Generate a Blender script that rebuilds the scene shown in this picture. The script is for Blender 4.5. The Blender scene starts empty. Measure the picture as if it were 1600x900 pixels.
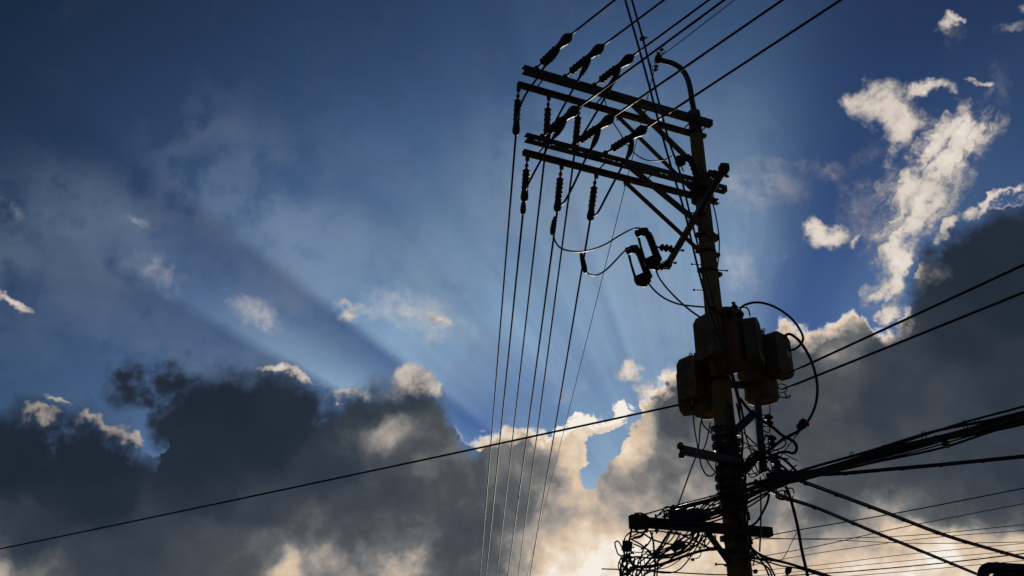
import bpy, bmesh, math, random
from math import sin, cos, tan, radians, degrees, pi, atan2, asin, hypot, sqrt, exp
from mathutils import Vector, Matrix

S = bpy.context.scene
COL = S.collection

# ------------------------------------------------------------------ camera
PITCH = radians(26.4)
FOC = 1556.0                      # focal length in photograph pixels (35 mm lens)
CAM_H = 1.6
cd = bpy.data.cameras.new('camera')
cd.lens = 35.0; cd.sensor_width = 36.0
cd.clip_start = 0.05; cd.clip_end = 4000
cam = bpy.data.objects.new('camera', cd); COL.objects.link(cam)
cam.location = (0, 0, CAM_H)
cam.rotation_euler = (pi / 2 + PITCH, 0, 0)
S.camera = cam
S.view_settings.view_transform = 'Standard'
S.view_settings.look = 'None'
S.view_settings.gamma = 1
S.view_settings.use_curve_mapping = False
S.view_settings.exposure = 0.0

def ray(x, y):
    a = (x - 800) / FOC; b = (450 - y) / FOC
    return Vector((a, cos(PITCH) - b * sin(PITCH), sin(PITCH) + b * cos(PITCH)))

def at_y(x, y, Y):
    d = ray(x, y); t = Y / d.y
    return Vector((d.x * t, Y, CAM_H + d.z * t))

def at_z(x, y, Z):
    d = ray(x, y); t = (Z - CAM_H) / d.z
    return Vector((d.x * t, d.y * t, Z))

# ------------------------------------------------------------------ sun and sky
sd = bpy.data.lights.new('sun', 'SUN')
sd.energy = 2.0; sd.angle = radians(0.5); sd.color = (1.0, 0.86, 0.68)
sun = bpy.data.objects.new('sun', sd); COL.objects.link(sun)
sundir = ray(1110, 935).normalized()          # the sun hides low behind the clouds
SUN_EL, SUN_AZ = asin(sundir.z), atan2(sundir.x, sundir.y)
sun.rotation_euler = sundir.to_track_quat('Z', 'Y').to_euler()
sun.location = sundir * 60

world = bpy.data.worlds.new('World'); S.world = world
world.use_nodes = True
NT = world.node_tree
for n in list(NT.nodes): NT.nodes.remove(n)
LK = NT.links

def srgb(c):
    out = []
    for v in c:
        v /= 255.0
        out.append(v / 12.92 if v <= 0.04045 else ((v + 0.055) / 1.055) ** 2.4)
    return tuple(out)

def put(sock, v):
    if isinstance(v, bpy.types.NodeSocket): LK.new(v, sock)
    else: sock.default_value = v

def M(op, a, b=None, c=None, clamp=False):
    n = NT.nodes.new('ShaderNodeMath'); n.operation = op; n.use_clamp = clamp
    put(n.inputs[0], a)
    if b is not None: put(n.inputs[1], b)
    if c is not None: put(n.inputs[2], c)
    return n.outputs[0]

def V(op, a, b=None, c=None, scale=None):
    n = NT.nodes.new('ShaderNodeVectorMath'); n.operation = op
    put(n.inputs[0], a)
    if b is not None: put(n.inputs[1], b)
    if c is not None: put(n.inputs[2], c)
    if scale is not None: put(n.inputs['Scale'], scale)
    return n.outputs['Value'] if op in ('LENGTH', 'DOT_PRODUCT', 'DISTANCE') else n.outputs['Vector']

def smooth(v, lo, hi, a=0.0, b=1.0):
    n = NT.nodes.new('ShaderNodeMapRange'); n.interpolation_type = 'SMOOTHSTEP'
    put(n.inputs['Value'], v); n.inputs['From Min'].default_value = lo; n.inputs['From Max'].default_value = hi
    n.inputs['To Min'].default_value = a; n.inputs['To Max'].default_value = b
    return n.outputs[0]

def mixc(f, a, b):
    n = NT.nodes.new('ShaderNodeMix'); n.data_type = 'RGBA'; n.clamp_factor = True
    put(n.inputs['Factor'], f)
    for s, v in ((n.inputs[6], a), (n.inputs[7], b)):
        if isinstance(v, tuple): v = (*v, 1.0) if len(v) == 3 else v
        put(s, v)
    return n.outputs[2]

def noise(vec, scale, detail=6, rough=0.55, dist=0.0, color=False):
    n = NT.nodes.new('ShaderNodeTexNoise'); n.noise_dimensions = '3D'
    put(n.inputs['Vector'], vec); n.inputs['Scale'].default_value = scale
    n.inputs['Detail'].default_value = detail; n.inputs['Roughness'].default_value = rough
    n.inputs['Distortion'].default_value = dist
    return n.outputs['Color'] if color else n.outputs[0]

def ramp(f, stops, interp='LINEAR'):
    n = NT.nodes.new('ShaderNodeValToRGB'); n.color_ramp.interpolation = interp
    e = n.color_ramp.elements
    for i, (p, c) in enumerate(stops):
        if not isinstance(c, tuple): c = (c, c, c)
        el = e[i] if i < 2 else e.new(p)
        el.position = p; el.color = (*c, 1.0)
    put(n.inputs[0], f)
    return n.outputs[0]

def curve(f, pts):
    n = NT.nodes.new('ShaderNodeFloatCurve')
    c = n.mapping.curves[0]; n.mapping.use_clip = False
    for i, (x, y) in enumerate(pts):
        if i < 2: c.points[i].location = (x, y)
        else: c.points.new(x, y)
    n.mapping.update()
    put(n.inputs['Value'], f)
    return n.outputs[0]

# sky chart: azimuth (scaled to keep shapes) and elevation in degrees
KA = 0.9
def chart(px, py):
    d = ray(px, py).normalized()
    return Vector((degrees(atan2(d.x, d.y)) * KA, degrees(asin(d.z)), 0))

tc = NT.nodes.new('ShaderNodeTexCoord')
DIR = tc.outputs['Generated']
sep = NT.nodes.new('ShaderNodeSeparateXYZ'); LK.new(DIR, sep.inputs[0])
dx, dy, dz = sep.outputs
AZ = M('MULTIPLY', M('ARCTAN2', dx, dy), degrees(1) * KA)
EL = M('MULTIPLY', M('ARCSINE', dz), degrees(1))
cmb = NT.nodes.new('ShaderNodeCombineXYZ'); LK.new(AZ, cmb.inputs[0]); LK.new(EL, cmb.inputs[1])
CH = cmb.outputs[0]

def half(c):                      # noise colour -> -0.5..0.5 vector
    return V('SUBTRACT', c, (0.5, 0.5, 0.5))

wlow = half(noise(DIR, 9.0, 2, 0.5, color=True))
wmid = half(noise(DIR, 24.0, 4, 0.58, color=True))
wfin = half(noise(DIR, 95.0, 3, 0.6, color=True))
# turbulent displacement of the chart (degrees)
CHW = V('ADD', CH, V('ADD', V('SCALE', wmid, scale=3.2), V('SCALE', wfin, scale=0.75)))
CHS = V('ADD', CH, V('ADD', V('SCALE', wlow, scale=3.0), V('SCALE', wmid, scale=2.6)))

def blob(px, py, rx, ry, rot=0.0, vec=None, w=1.0):
    """soft elliptical cloud lobe; centre and radii given as photo positions, kept in sky degrees"""
    c = chart(px, py); r = radians(rot)
    ax = chart(px + rx * cos(r), py + rx * sin(r)) - c
    ay = chart(px - ry * sin(r), py + ry * cos(r)) - c
    n = NT.nodes.new('ShaderNodeMapping'); n.vector_type = 'TEXTURE'
    put(n.inputs['Vector'], vec or CHW)
    n.inputs['Location'].default_value = c
    n.inputs['Rotation'].default_value = (0, 0, atan2(ax.y, ax.x))
    n.inputs['Scale'].default_value = (ax.length, ay.length, 1)
    g = NT.nodes.new('ShaderNodeTexGradient'); g.gradient_type = 'SPHERICAL'
    LK.new(n.outputs[0], g.inputs[0])
    return M('MULTIPLY', g.outputs['Fac'], w) if w != 1.0 else g.outputs['Fac']

def join(bs, op='MAXIMUM'):
    r = bs[0]
    for b in bs[1:]: r = M(op, r, b)
    return r

# ---- clear sky: Nishita, graded, dimming away from the sun
nis = NT.nodes.new('ShaderNodeTexSky'); nis.sky_type = 'NISHITA'; nis.sun_disc = False
nis.sun_elevation = SUN_EL; nis.sun_rotation = SUN_AZ
nis.air_density = 1.0; nis.dust_density = 0.6; nis.ozone_density = 2.5; nis.altitude = 100
BG = 0.1                                  # strength of the Background node
def lin(c, k=1.0): return tuple(v * k / BG for v in srgb(c))

cosT = V('DOT_PRODUCT', DIR, tuple(sundir))
THETA = M('MULTIPLY', M('ARCCOSINE', M('MINIMUM', cosT, 0.99999)), degrees(1))
# position angle around the sun, 0 = straight up, positive to the left
sright = sundir.cross(Vector((0, 0, 1))).normalized(); sup = sright.cross(sundir).normalized()
PHI = M('MULTIPLY', M('ARCTAN2', M('MULTIPLY', V('DOT_PRODUCT', DIR, tuple(sright)), -1.0), V('DOT_PRODUCT', DIR, tuple(sup))), degrees(1))
PHIn = M('MULTIPLY_ADD', PHI, 1 / 180.0, 0.5)          # -90..90 -> 0..1
def ph(a):
    """lean of a beam as it shows in the photograph -> position on the ramp (true angle around the sun)"""
    al = radians(a); d = ray(1110 - 400 * sin(al), 935 - 400 * cos(al)).normalized()
    return 0.5 + degrees(atan2(-d.dot(sright), d.dot(sup))) / 180.0
gm = NT.nodes.new('ShaderNodeGamma'); gm.inputs[1].default_value = 1.5
LK.new(V('SCALE', nis.outputs[0], scale=BG), gm.inputs[0])
GRADED = V('SCALE', gm.outputs[0], scale=1 / BG)
# the same air seen in cloud shade and seen sunlit, by distance from the hidden sun
TH = M('MULTIPLY', THETA, 1 / 60.0)
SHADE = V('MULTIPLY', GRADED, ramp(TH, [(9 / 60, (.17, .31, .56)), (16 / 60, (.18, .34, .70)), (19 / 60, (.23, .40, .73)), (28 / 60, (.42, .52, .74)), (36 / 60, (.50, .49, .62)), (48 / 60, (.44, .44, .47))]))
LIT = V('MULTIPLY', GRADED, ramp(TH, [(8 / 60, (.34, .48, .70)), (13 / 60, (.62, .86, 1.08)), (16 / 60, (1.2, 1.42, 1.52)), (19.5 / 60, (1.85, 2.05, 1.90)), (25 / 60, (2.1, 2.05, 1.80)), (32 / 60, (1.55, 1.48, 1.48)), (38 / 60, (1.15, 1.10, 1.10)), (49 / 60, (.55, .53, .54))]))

# ---- sunbeams: light and shade fanning out from the hidden sun
RAYS = ramp(PHIn, [
    (ph(-75), .28), (ph(-45), .22), (ph(-34), .20), (ph(-29.5), .24), (ph(-22), .07), (ph(-17), .05), (ph(-12.5), .16), (ph(-9), .40), (ph(-5), .62),
    (ph(1), .76), (ph(11), .84), (ph(17.6), .94), (ph(19.8), .64), (ph(24), .78), (ph(28), .66),
    (ph(33), .74), (ph(37), .82), (ph(40), .66), (ph(44), .74), (ph(49), .86), (ph(51.8), .90), (ph(53.2), .14),
    (ph(56), .30), (ph(58.5), .62), (ph(60.3), .74), (ph(61.4), .06), (ph(66), .20), (ph(76), .22), (ph(86), .10)])
# thin streaks inside the beams (noise along the position angle only)
pv = NT.nodes.new('ShaderNodeCombineXYZ'); LK.new(M('MULTIPLY', PHI, 0.12), pv.inputs[0]); LK.new(M('MULTIPLY', THETA, 0.012), pv.inputs[1])
STRK = noise(pv.outputs[0], 3.2, 3, 0.5)
RAYS = M('MULTIPLY', RAYS, smooth(noise(CHS, .11, 4, .55), .25, .62, .80, 1.06))      # uneven haze breaks the beams up
BEAM = M('MULTIPLY_ADD', M('MULTIPLY', M('SUBTRACT', STRK, 0.5), M('MULTIPLY', smooth(THETA, 14, 30, .60, 0.10), smooth(RAYS, .1, .6))), 1.0, RAYS)
# shadows blur out far from the sun
BEAM = mixc(smooth(THETA, 23, 46, 0.0, .76), BEAM, ramp(PHIn, [(ph(-60), .04), (ph(-32), .04), (ph(-22), .07), (ph(-13), .20), (ph(-3), .50), (ph(8), .68), (ph(24), .72), (ph(40), .60), (ph(60), .46), (ph(84), .28)]))
BEAM = M('MULTIPLY', BEAM, M('SUBTRACT', 1.0, blob(760, 655, 200, 150, 30, CH, .8)))
RSF = smooth(BEAM, .0, .9, .62, 1.0)
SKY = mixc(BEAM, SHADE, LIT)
# unseen sky behind the viewer, scale added to set pole brightness; currently neutral
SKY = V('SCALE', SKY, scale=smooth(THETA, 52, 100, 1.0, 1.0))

# ---- thin veil of high cloud
veil_n = noise(V('MULTIPLY', DIR, (1.0, 1.0, 1.7)), 5.5, 6, 0.5, 0.0)
veil_b = join([blob(520, 420, 420, 260, 35, CHS), blob(940, 330, 330, 260, 0, CHS), blob(300, 470, 420, 190, 25, CHS), blob(90, 470, 330, 170, 10, CHS),
               blob(1130, 330, 150, 280, 0, CHS), blob(1040, 470, 240, 170, 0, CHS), blob(640, 500, 220, 90, 25, CHS, 1.2)])
VEIL = M('MULTIPLY', smooth(veil_n, .22, .68), smooth(veil_b, 0.0, .75))
SKY = mixc(M('MULTIPLY', VEIL, .46), SKY, V('SCALE', lin((138, 156, 178)), scale=RSF))
# brighter wisps riding in the veil
wis_b = join([blob(410, 490, 60, 40, 30), blob(560, 490, 70, 26, 15, None, 1.0), blob(640, 498, 60, 20, 10),
              blob(210, 350, 60, 22, 5, None, .7), blob(10, 340, 50, 34, 60, None, .45),
              blob(260, 430, 90, 40, 10, None, .5), blob(1190, 290, 120, 80, -30, None, .62), blob(1160, 420, 70, 66, 0, None, .6), blob(1240, 380, 110, 70, -50, None, .42),
              blob(1300, 270, 60, 40, 0, None, .6), blob(1400, 250, 120, 90, -30, None, .5), blob(1380, 360, 110, 80, -50, None, .5), blob(1560, 150, 60, 90, 20, None, .3), blob(1480, 60, 60, 50, 0, None, .5), blob(640, 490, 150, 50, 15, None, .8), blob(1340, 330, 90, 60, -50, None, .7), blob(1530, 150, 50, 20, -60, None, .7)])
WIS = smooth(M('MULTIPLY_ADD', M('SUBTRACT', noise(CHW, .40, 7, .60), .5), 1.0, wis_b), .15, 1.05)
SKY = mixc(M('MULTIPLY', WIS, .62), SKY, V('SCALE', lin((214, 208, 206)), scale=RSF))

# ---- bright broken cumulus (right) and small puffs
fine = M('SUBTRACT', noise(V('ADD', DIR, V('SCALE', wmid, scale=.02)), 30.0, 7, 0.62), .5)
stroke = join([
    blob(1478, 250, 136, 96, -44), blob(1430, 322, 118, 84, -40), blob(1515, 222, 96, 70, -30), blob(1395, 360, 76, 58, -40), blob(1408, 405, 72, 60, -62), blob(1395, 450, 66, 44, -75)])
sa_ = (chart(1550, 215) - chart(1395, 450)).normalized()
sv = NT.nodes.new('ShaderNodeCombineXYZ')
LK.new(M('MULTIPLY', V('DOT_PRODUCT', CHW, tuple(sa_)), .16), sv.inputs[0]); LK.new(M('MULTIPLY', V('DOT_PRODUCT', CHW, (-sa_.y, sa_.x, 0)), .75), sv.inputs[1])
SSTR = noise(sv.outputs[0], 1.0, 6, .62)
stroke = M('MULTIPLY', stroke, smooth(SSTR, .28, .62, .30, 1.15))
stroke = M('MULTIPLY', stroke, smooth(PHIn, ph(-33.6), ph(-30.4), 0.0, 1.0))
puf_b = join([stroke, blob(1385, 170, 78, 46, 10), blob(1350, 150, 66, 34, -15), blob(1412, 192, 58, 46, 30), blob(1448, 146, 58, 20, -15),
    blob(1285, 362, 50, 28, 10), blob(1330, 370, 22, 17, -50), blob(1478, 38, 37, 16, -50), blob(1494, 26, 25, 11, 20),
    blob(1482, 350, 40, 12, -75), blob(1447, 428, 27, 11, -40), blob(1540, 310, 64, 11, -18), blob(1580, 300, 37, 8, -8),
    blob(1585, 45, 50, 12, -25, None, .5), blob(1598, 14, 20, 20, 0, None, .6), blob(1535, 122, 30, 10, 0),
    blob(685, 502, 42, 17, 22), blob(550, 487, 34, 14, 30, None, .7), blob(25, 482, 40, 16, 28, None, .85), blob(95, 622, 34, 8, 12, None, .6),
    blob(636, 594, 56, 38, 0), blob(658, 600, 38, 26, 20), blob(622, 604, 34, 26, 0), blob(530, 620, 30, 17, 0), blob(556, 618, 26, 14, 0), blob(455, 588, 66, 13, 18), blob(420, 580, 36, 11, 0),
    blob(150, 658, 38, 18, 25), blob(172, 671, 46, 20, 42), blob(192, 687, 32, 17, 52), blob(66, 646, 42, 14, 5),
    blob(985, 578, 32, 36, -60), blob(1018, 606, 40, 30, -30), blob(1050, 590, 34, 20, -20), blob(1388, 488, 26, 16, -65)])
PUF = M('SUBTRACT', M('MULTIPLY_ADD', fine, 1.35, puf_b), smooth(puf_b, 0.0, .12, .5, 0.0))
PUFA = M('MULTIPLY', smooth(PUF, .08, .66), smooth(noise(CHW, .9, 5, .6), .18, .5, .80, 1.0))
pshade = M('MULTIPLY_ADD', M('MULTIPLY_ADD', SSTR, .4, M('MULTIPLY', noise(CHW, .30, 7, .6), .6)), 1.35, M('MULTIPLY_ADD', PUF, .38, -.30))
PCOL = ramp(pshade, [(.30, lin((112, 118, 132))), (.48, lin((176, 170, 166))), (.64, lin((218, 206, 194))), (.85, lin((238, 229, 217)))])
SKY = mixc(M('MULTIPLY', PUFA, .95), SKY, PCOL)

# ---- the cumulus bank: everything below a ragged skyline
sky_line = [(-40, 648), (0, 642), (30, 630), (70, 634), (110, 634), (150, 648), (185, 672), (205, 695), (225, 712), (245, 700), (262, 640), (275, 596),
            (300, 584), (350, 578), (400, 578), (440, 582), (480, 600), (515, 628), (545, 618), (575, 598), (605, 590), (640, 592), (668, 602),
            (690, 634), (712, 674), (738, 694), (752, 684), (775, 668), (820, 662), (868, 672), (900, 664), (930, 650), (962, 646), (985, 640),
            (1000, 618), (1030, 592), (1060, 572), (1100, 560), (1150, 540), (1200, 526), (1235, 508), (1280, 506), (1300, 500), (1318, 478), (1345, 478), (1366, 512),
            (1385, 508), (1412, 462), (1445, 422), (1472, 376), (1508, 332), (1560, 316), (1600, 306), (1660, 270)]
A0, A1 = chart(-160, 700).x, chart(1760, 700).x
AZW = NT.nodes.new('ShaderNodeSeparateXYZ'); LK.new(CHW, AZW.inputs[0])
pts = [((chart(*p).x - A0) / (A1 - A0), chart(*p).y / 60) for p in sky_line]
LINE = M('MULTIPLY', curve(M('MULTIPLY_ADD', AZW.outputs[0], 1 / (A1 - A0), -A0 / (A1 - A0)), [(0, pts[0][1])] + pts + [(1, pts[-1][1])]), 60)
BANK = M('SUBTRACT', LINE, AZW.outputs[1])                       # degrees below the skyline
RB0 = smooth(blob(1000, 640, 420, 190, 0, CHS), 0.0, .45, .40, 1.35)
BANK = M('MULTIPLY_ADD', fine, RB0, BANK)
hole = join([blob(948, 704, 62, 40, -62), blob(925, 744, 48, 24, -25), blob(966, 672, 42, 28, -60), blob(238, 690, 44, 34, 60)])
BANK0 = BANK
BANK = M('SUBTRACT', BANK, M('MULTIPLY', smooth(M('MULTIPLY_ADD', fine, 1.15, hole), -.05, .80), 4.6))
lobe = join([blob(232, 612, 84, 44, -10), blob(205, 602, 52, 34, 0), blob(262, 600, 80, 44, -10), blob(262, 660, 40, 70, 10), blob(900, 675, 60, 30, -20), blob(955, 655, 46, 22, -40), blob(1000, 660, 30, 40, 20)])
BANK = M('MAXIMUM', BANK, M('MULTIPLY_ADD', fine, 2.4, M('MULTIPLY_ADD', lobe, 3.2, -1.0)))
# crisp where the sun rims it, soft and smoky elsewhere
rim_b = join([blob(800, 672, 110, 30, -6, CHW, 1.2), blob(900, 690, 100, 70, -20, CHW, 1.5), blob(1000, 690, 80, 110, 0, CHW, 1.4), blob(1240, 515, 90, 40, 0, CHW, 1.2),
              blob(1330, 495, 60, 60, 0, CHW, 1.3), blob(1392, 505, 40, 50, 0, CHW, 1.0), blob(1030, 600, 60, 50, -30, CHW, .9), blob(1560, 308, 70, 16, -12, CHW, .9), blob(1340, 560, 60, 40, 0, CHW, .7),
              blob(1460, 440, 60, 30, -50, CHW, .4)])
SOFT = smooth(rim_b, .0, .5, 1.35, .44)
SOFT0 = smooth(rim_b, .0, .5, -1.05, -.12)
BA = NT.nodes.new('ShaderNodeMapRange'); BA.interpolation_type = 'SMOOTHSTEP'
LK.new(BANK, BA.inputs[0]); LK.new(SOFT0, BA.inputs[1]); LK.new(SOFT, BA.inputs[2])
BANKA = BA.outputs[0]
# tone of the bank's body: scattered tones blended by inverse distance
tones = [(50, 720, .04), (150, 740, .05), (150, 790, .09), (60, 840, .17), (5, 880, .74), (60, 892, .55), (130, 872, .26), (350, 620, .05), (420, 680, .09), (300, 720, .09), (300, 770, .15), (500, 740, .20), (400, 800, .25), (250, 840, .25), (330, 870, .33),
         (440, 880, .96), (500, 880, .70), (540, 895, .62), (640, 868, .82), (580, 870, .50), (440, 850, .42), (560, 848, .38), (640, 846, .46), (395, 872, .44), (350, 892, .40), (500, 850, .38), (560, 800, .33), (585, 672, .72), (612, 628, .2), (560, 640, .17), (480, 640, .10), (700, 740, .37), (640, 760, .32), (710, 850, .34), (760, 800, .40), (725, 690, .24), (745, 880, .46),
         (820, 725, .55), (785, 700, .50), (850, 745, .62), (790, 780, .48), (660, 735, .44), (708, 712, .52), (715, 765, .40), (880, 790, .70), (960, 860, .98), (850, 870, .82), (810, 890, .66), (895, 705, .98), (905, 675, .95), (985, 700, .95), (935, 775, .86), (1012, 690, .80), (950, 790, .74), (1015, 755, .54), (960, 760, .66), (1000, 800, .70), (870, 690, .66), (1050, 640, .38), (1060, 720, .52), (1055, 775, .56), (1080, 850, .86), (1035, 590, .42),
         (1240, 560, .34), (1250, 640, .32), (1300, 690, .38), (1345, 640, .26), (1290, 610, .42), (1330, 545, .55), (1400, 580, .28), (1450, 640, .28), (1550, 450, .08), (1590, 360, .09), (1500, 520, .14), (1590, 600, .18), (1500, 700, .24), (1590, 730, .22), (1400, 720, .30),
         (1300, 775, .42), (1280, 822, .70), (1230, 850, .88), (1400, 840, .80), (1250, 895, .99), (1450, 892, .99), (1050, 895, .98), (900, 885, .90), (1010, 855, .97), (935, 850, .92), (1500, 855, .88), (1590, 800, .48), (1450, 785, .42), (1590, 850, .88), (1350, 885, .93), (1200, 780, .48), (1550, 895, .95), (1540, 770, .30)]
num = den = None
for px, py, t in tones:
    d = V('DISTANCE', CHS, tuple(chart(px, py)))
    w = M('POWER', M('MULTIPLY_ADD', d, d, .8), -2.6)
    num = M('MULTIPLY', w, t) if num is None else M('MULTIPLY_ADD', w, t, num)
    den = w if den is None else M('ADD', den, w)
TONE = M('DIVIDE', num, M('ADD', den, 1e-9))
bil = noise(V('ADD', DIR, V('SCALE', wmid, scale=.03)), 13.0, 8, .56, .3)
bil2 = noise(V('ADD', DIR, V('SCALE', wmid, scale=.02)), 46.0, 6, .58, .2)
amp = smooth(TONE, .08, .75, .06, .55)
TONE = M('ADD', TONE, M('MULTIPLY', M('SUBTRACT', bil, .5), amp))
TONE = M('ADD', TONE, M('MULTIPLY', M('SUBTRACT', bil2, .5), M('MULTIPLY', amp, .55)))
TONE = M('MULTIPLY_ADD', fine, smooth(TONE, .4, .9, .0, .28), TONE)
# cauliflower lumps inside the bank
bl3 = M('ABSOLUTE', M('SUBTRACT', noise(V('ADD', DIR, V('SCALE', wmid, scale=.025)), 19.0, 4, .55), .5))
TONE = M('ADD', TONE, M('MULTIPLY', M('SUBTRACT', M('MULTIPLY', bl3, 4.0), .42), smooth(TONE, .15, .6, .02, .16)))
# silver lining: thin cloud lets the sun through
RIM = M('MULTIPLY', M('MULTIPLY', M('POWER', 2.718, M('MULTIPLY', M('MAXIMUM', BANK0, 0.0), -.85)), smooth(rim_b, .02, .42)), 1.0)
TONE = M('MAXIMUM', TONE, M('ADD', M('MULTIPLY', RIM, 1.12), M('MULTIPLY_ADD', fine, .35, M('MULTIPLY', TONE, .25))))
BCOL = ramp(TONE, [(.0, lin((27, 36, 49))), (.12, lin((38, 47, 60))), (.25, lin((55, 63, 73))), (.40, lin((77, 81, 86))), (.55, lin((112, 113, 114))), (.70, lin((166, 157, 149))),
                   (.84, lin((216, 192, 166))), (.95, lin((236, 220, 200))), (1.05, lin((246, 238, 226)))])
SKY = mixc(BANKA, SKY, BCOL)

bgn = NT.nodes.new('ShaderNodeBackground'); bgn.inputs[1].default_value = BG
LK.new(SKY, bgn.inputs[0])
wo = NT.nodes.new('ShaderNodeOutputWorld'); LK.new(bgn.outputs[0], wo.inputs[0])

# ------------------------------------------------------------------ materials
def mat(name, col, rough=.6, metal=0.0, col2=None, scale=6.0, bump=0.0, bscale=40.0, detail=5, streak=False, spec=.5):
    m = bpy.data.materials.new(name); m.use_nodes = True
    nt = m.node_tree; b = nt.nodes['Principled BSDF']
    b.inputs['Roughness'].default_value = rough; b.inputs['Metallic'].default_value = metal
    b.inputs['Specular IOR Level'].default_value = spec
    b.inputs['Base Color'].default_value = (*col, 1)
    co = nt.nodes.new('ShaderNodeTexCoord')
    vec = co.outputs['Object']
    if streak:
        mp = nt.nodes.new('ShaderNodeMapping'); mp.inputs['Scale'].default_value = (1, 1, .12)
        nt.links.new(vec, mp.inputs[0]); vec = mp.outputs[0]
    if col2 is not None:
        n = nt.nodes.new('ShaderNodeTexNoise'); n.inputs['Scale'].default_value = scale; n.inputs['Detail'].default_value = detail
        n.inputs['Roughness'].default_value = .62
        nt.links.new(vec, n.inputs['Vector'])
        r = nt.nodes.new('ShaderNodeValToRGB')
        r.color_ramp.elements[0].position = .36; r.color_ramp.elements[0].color = (*col2, 1)
        r.color_ramp.elements[1].position = .62; r.color_ramp.elements[1].color = (*col, 1)
        nt.links.new(n.outputs[0], r.inputs[0]); nt.links.new(r.outputs[0], b.inputs['Base Color'])
        rr = nt.nodes.new('ShaderNodeMapRange'); rr.inputs[3].default_value = min(1, rough + .12); rr.inputs[4].default_value = max(.05, rough - .1)
        nt.links.new(n.outputs[0], rr.inputs[0]); nt.links.new(rr.outputs[0], b.inputs['Roughness'])
    if bump:
        n2 = nt.nodes.new('ShaderNodeTexNoise'); n2.inputs['Scale'].default_value = bscale; n2.inputs['Detail'].default_value = 4
        nt.links.new(co.outputs['Object'], n2.inputs['Vector'])
        bp = nt.nodes.new('ShaderNodeBump'); bp.inputs['Strength'].default_value = bump; bp.inputs['Distance'].default_value = .01
        nt.links.new(n2.outputs[0], bp.inputs['Height']); nt.links.new(bp.outputs[0], b.inputs['Normal'])
    return m

CONC = mat('concrete', (.32, .225, .115), .9, 0, (.18, .12, .058), 5, .5, 60, streak=True, spec=.2)
STEEL = mat('galvanised_steel', (.12, .112, .10), .55, .2, (.065, .056, .044), 9, .2, 90)
ZINC = mat('bare_zinc', (.22, .215, .21), .5, .4, (.13, .125, .12), 12, .1, 90)
RUBBER = mat('black_rubber', (.022, .021, .020), .46, 0, (.012, .012, .012), 10, .1, 120)
CABLE = mat('cable_sheath', (.020, .019, .018), .42, 0, (.012, .012, .012), 8)
POLY = mat('polymer_shed', (.050, .038, .032), .38, 0, (.03, .024, .02), 14)
PORC = mat('brown_porcelain', (.075, .035, .022), .6, 0, (.05, .022, .014), 10, spec=.2)
ALU = mat('weathered_line', (.032, .029, .027), .60, .0, (.02, .019, .018), 40, spec=.15)
TANK = mat('weathered_tan_paint', (.31, .205, .09), .75, 0, (.16, .10, .04), 6, .15, 60, streak=True, spec=.25)
FINM = mat('weathered_grey_paint', (.27, .205, .13), .75, 0, (.16, .115, .07), 7, .15, 60, spec=.25)
RUSTY = mat('dark_rusted_steel', (.10, .068, .045), .75, .1, (.05, .034, .024), 11, .3, 90, spec=.3)
BROWN = mat('front_lit_brown_steel', (.24, .16, .085), .75, .0, (.12, .08, .042), 11, .3, 90, spec=.3)  # front light on far arms and braces put into the brown as higher albedo
REDP = mat('red_paint', (.62, .05, .025), .55, 0, (.26, .02, .012), 20)
TAG = mat('pale_plate', (.55, .54, .52), .5, 0, (.4, .39, .37), 16)
OFAR = mat('tan_line_bloom', (.34, .26, .17), .6)  # tan partly stands for backlight bloom on thin lines, put into the colour
PIPEM = mat('painted_pipe', (.035, .038, .045), .45, 0, (.022, .024, .03), 8, .1, 50)
GROUND = mat('asphalt', (.055, .053, .05), .9, 0, (.035, .034, .033), 3, .4, 80)

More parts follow.
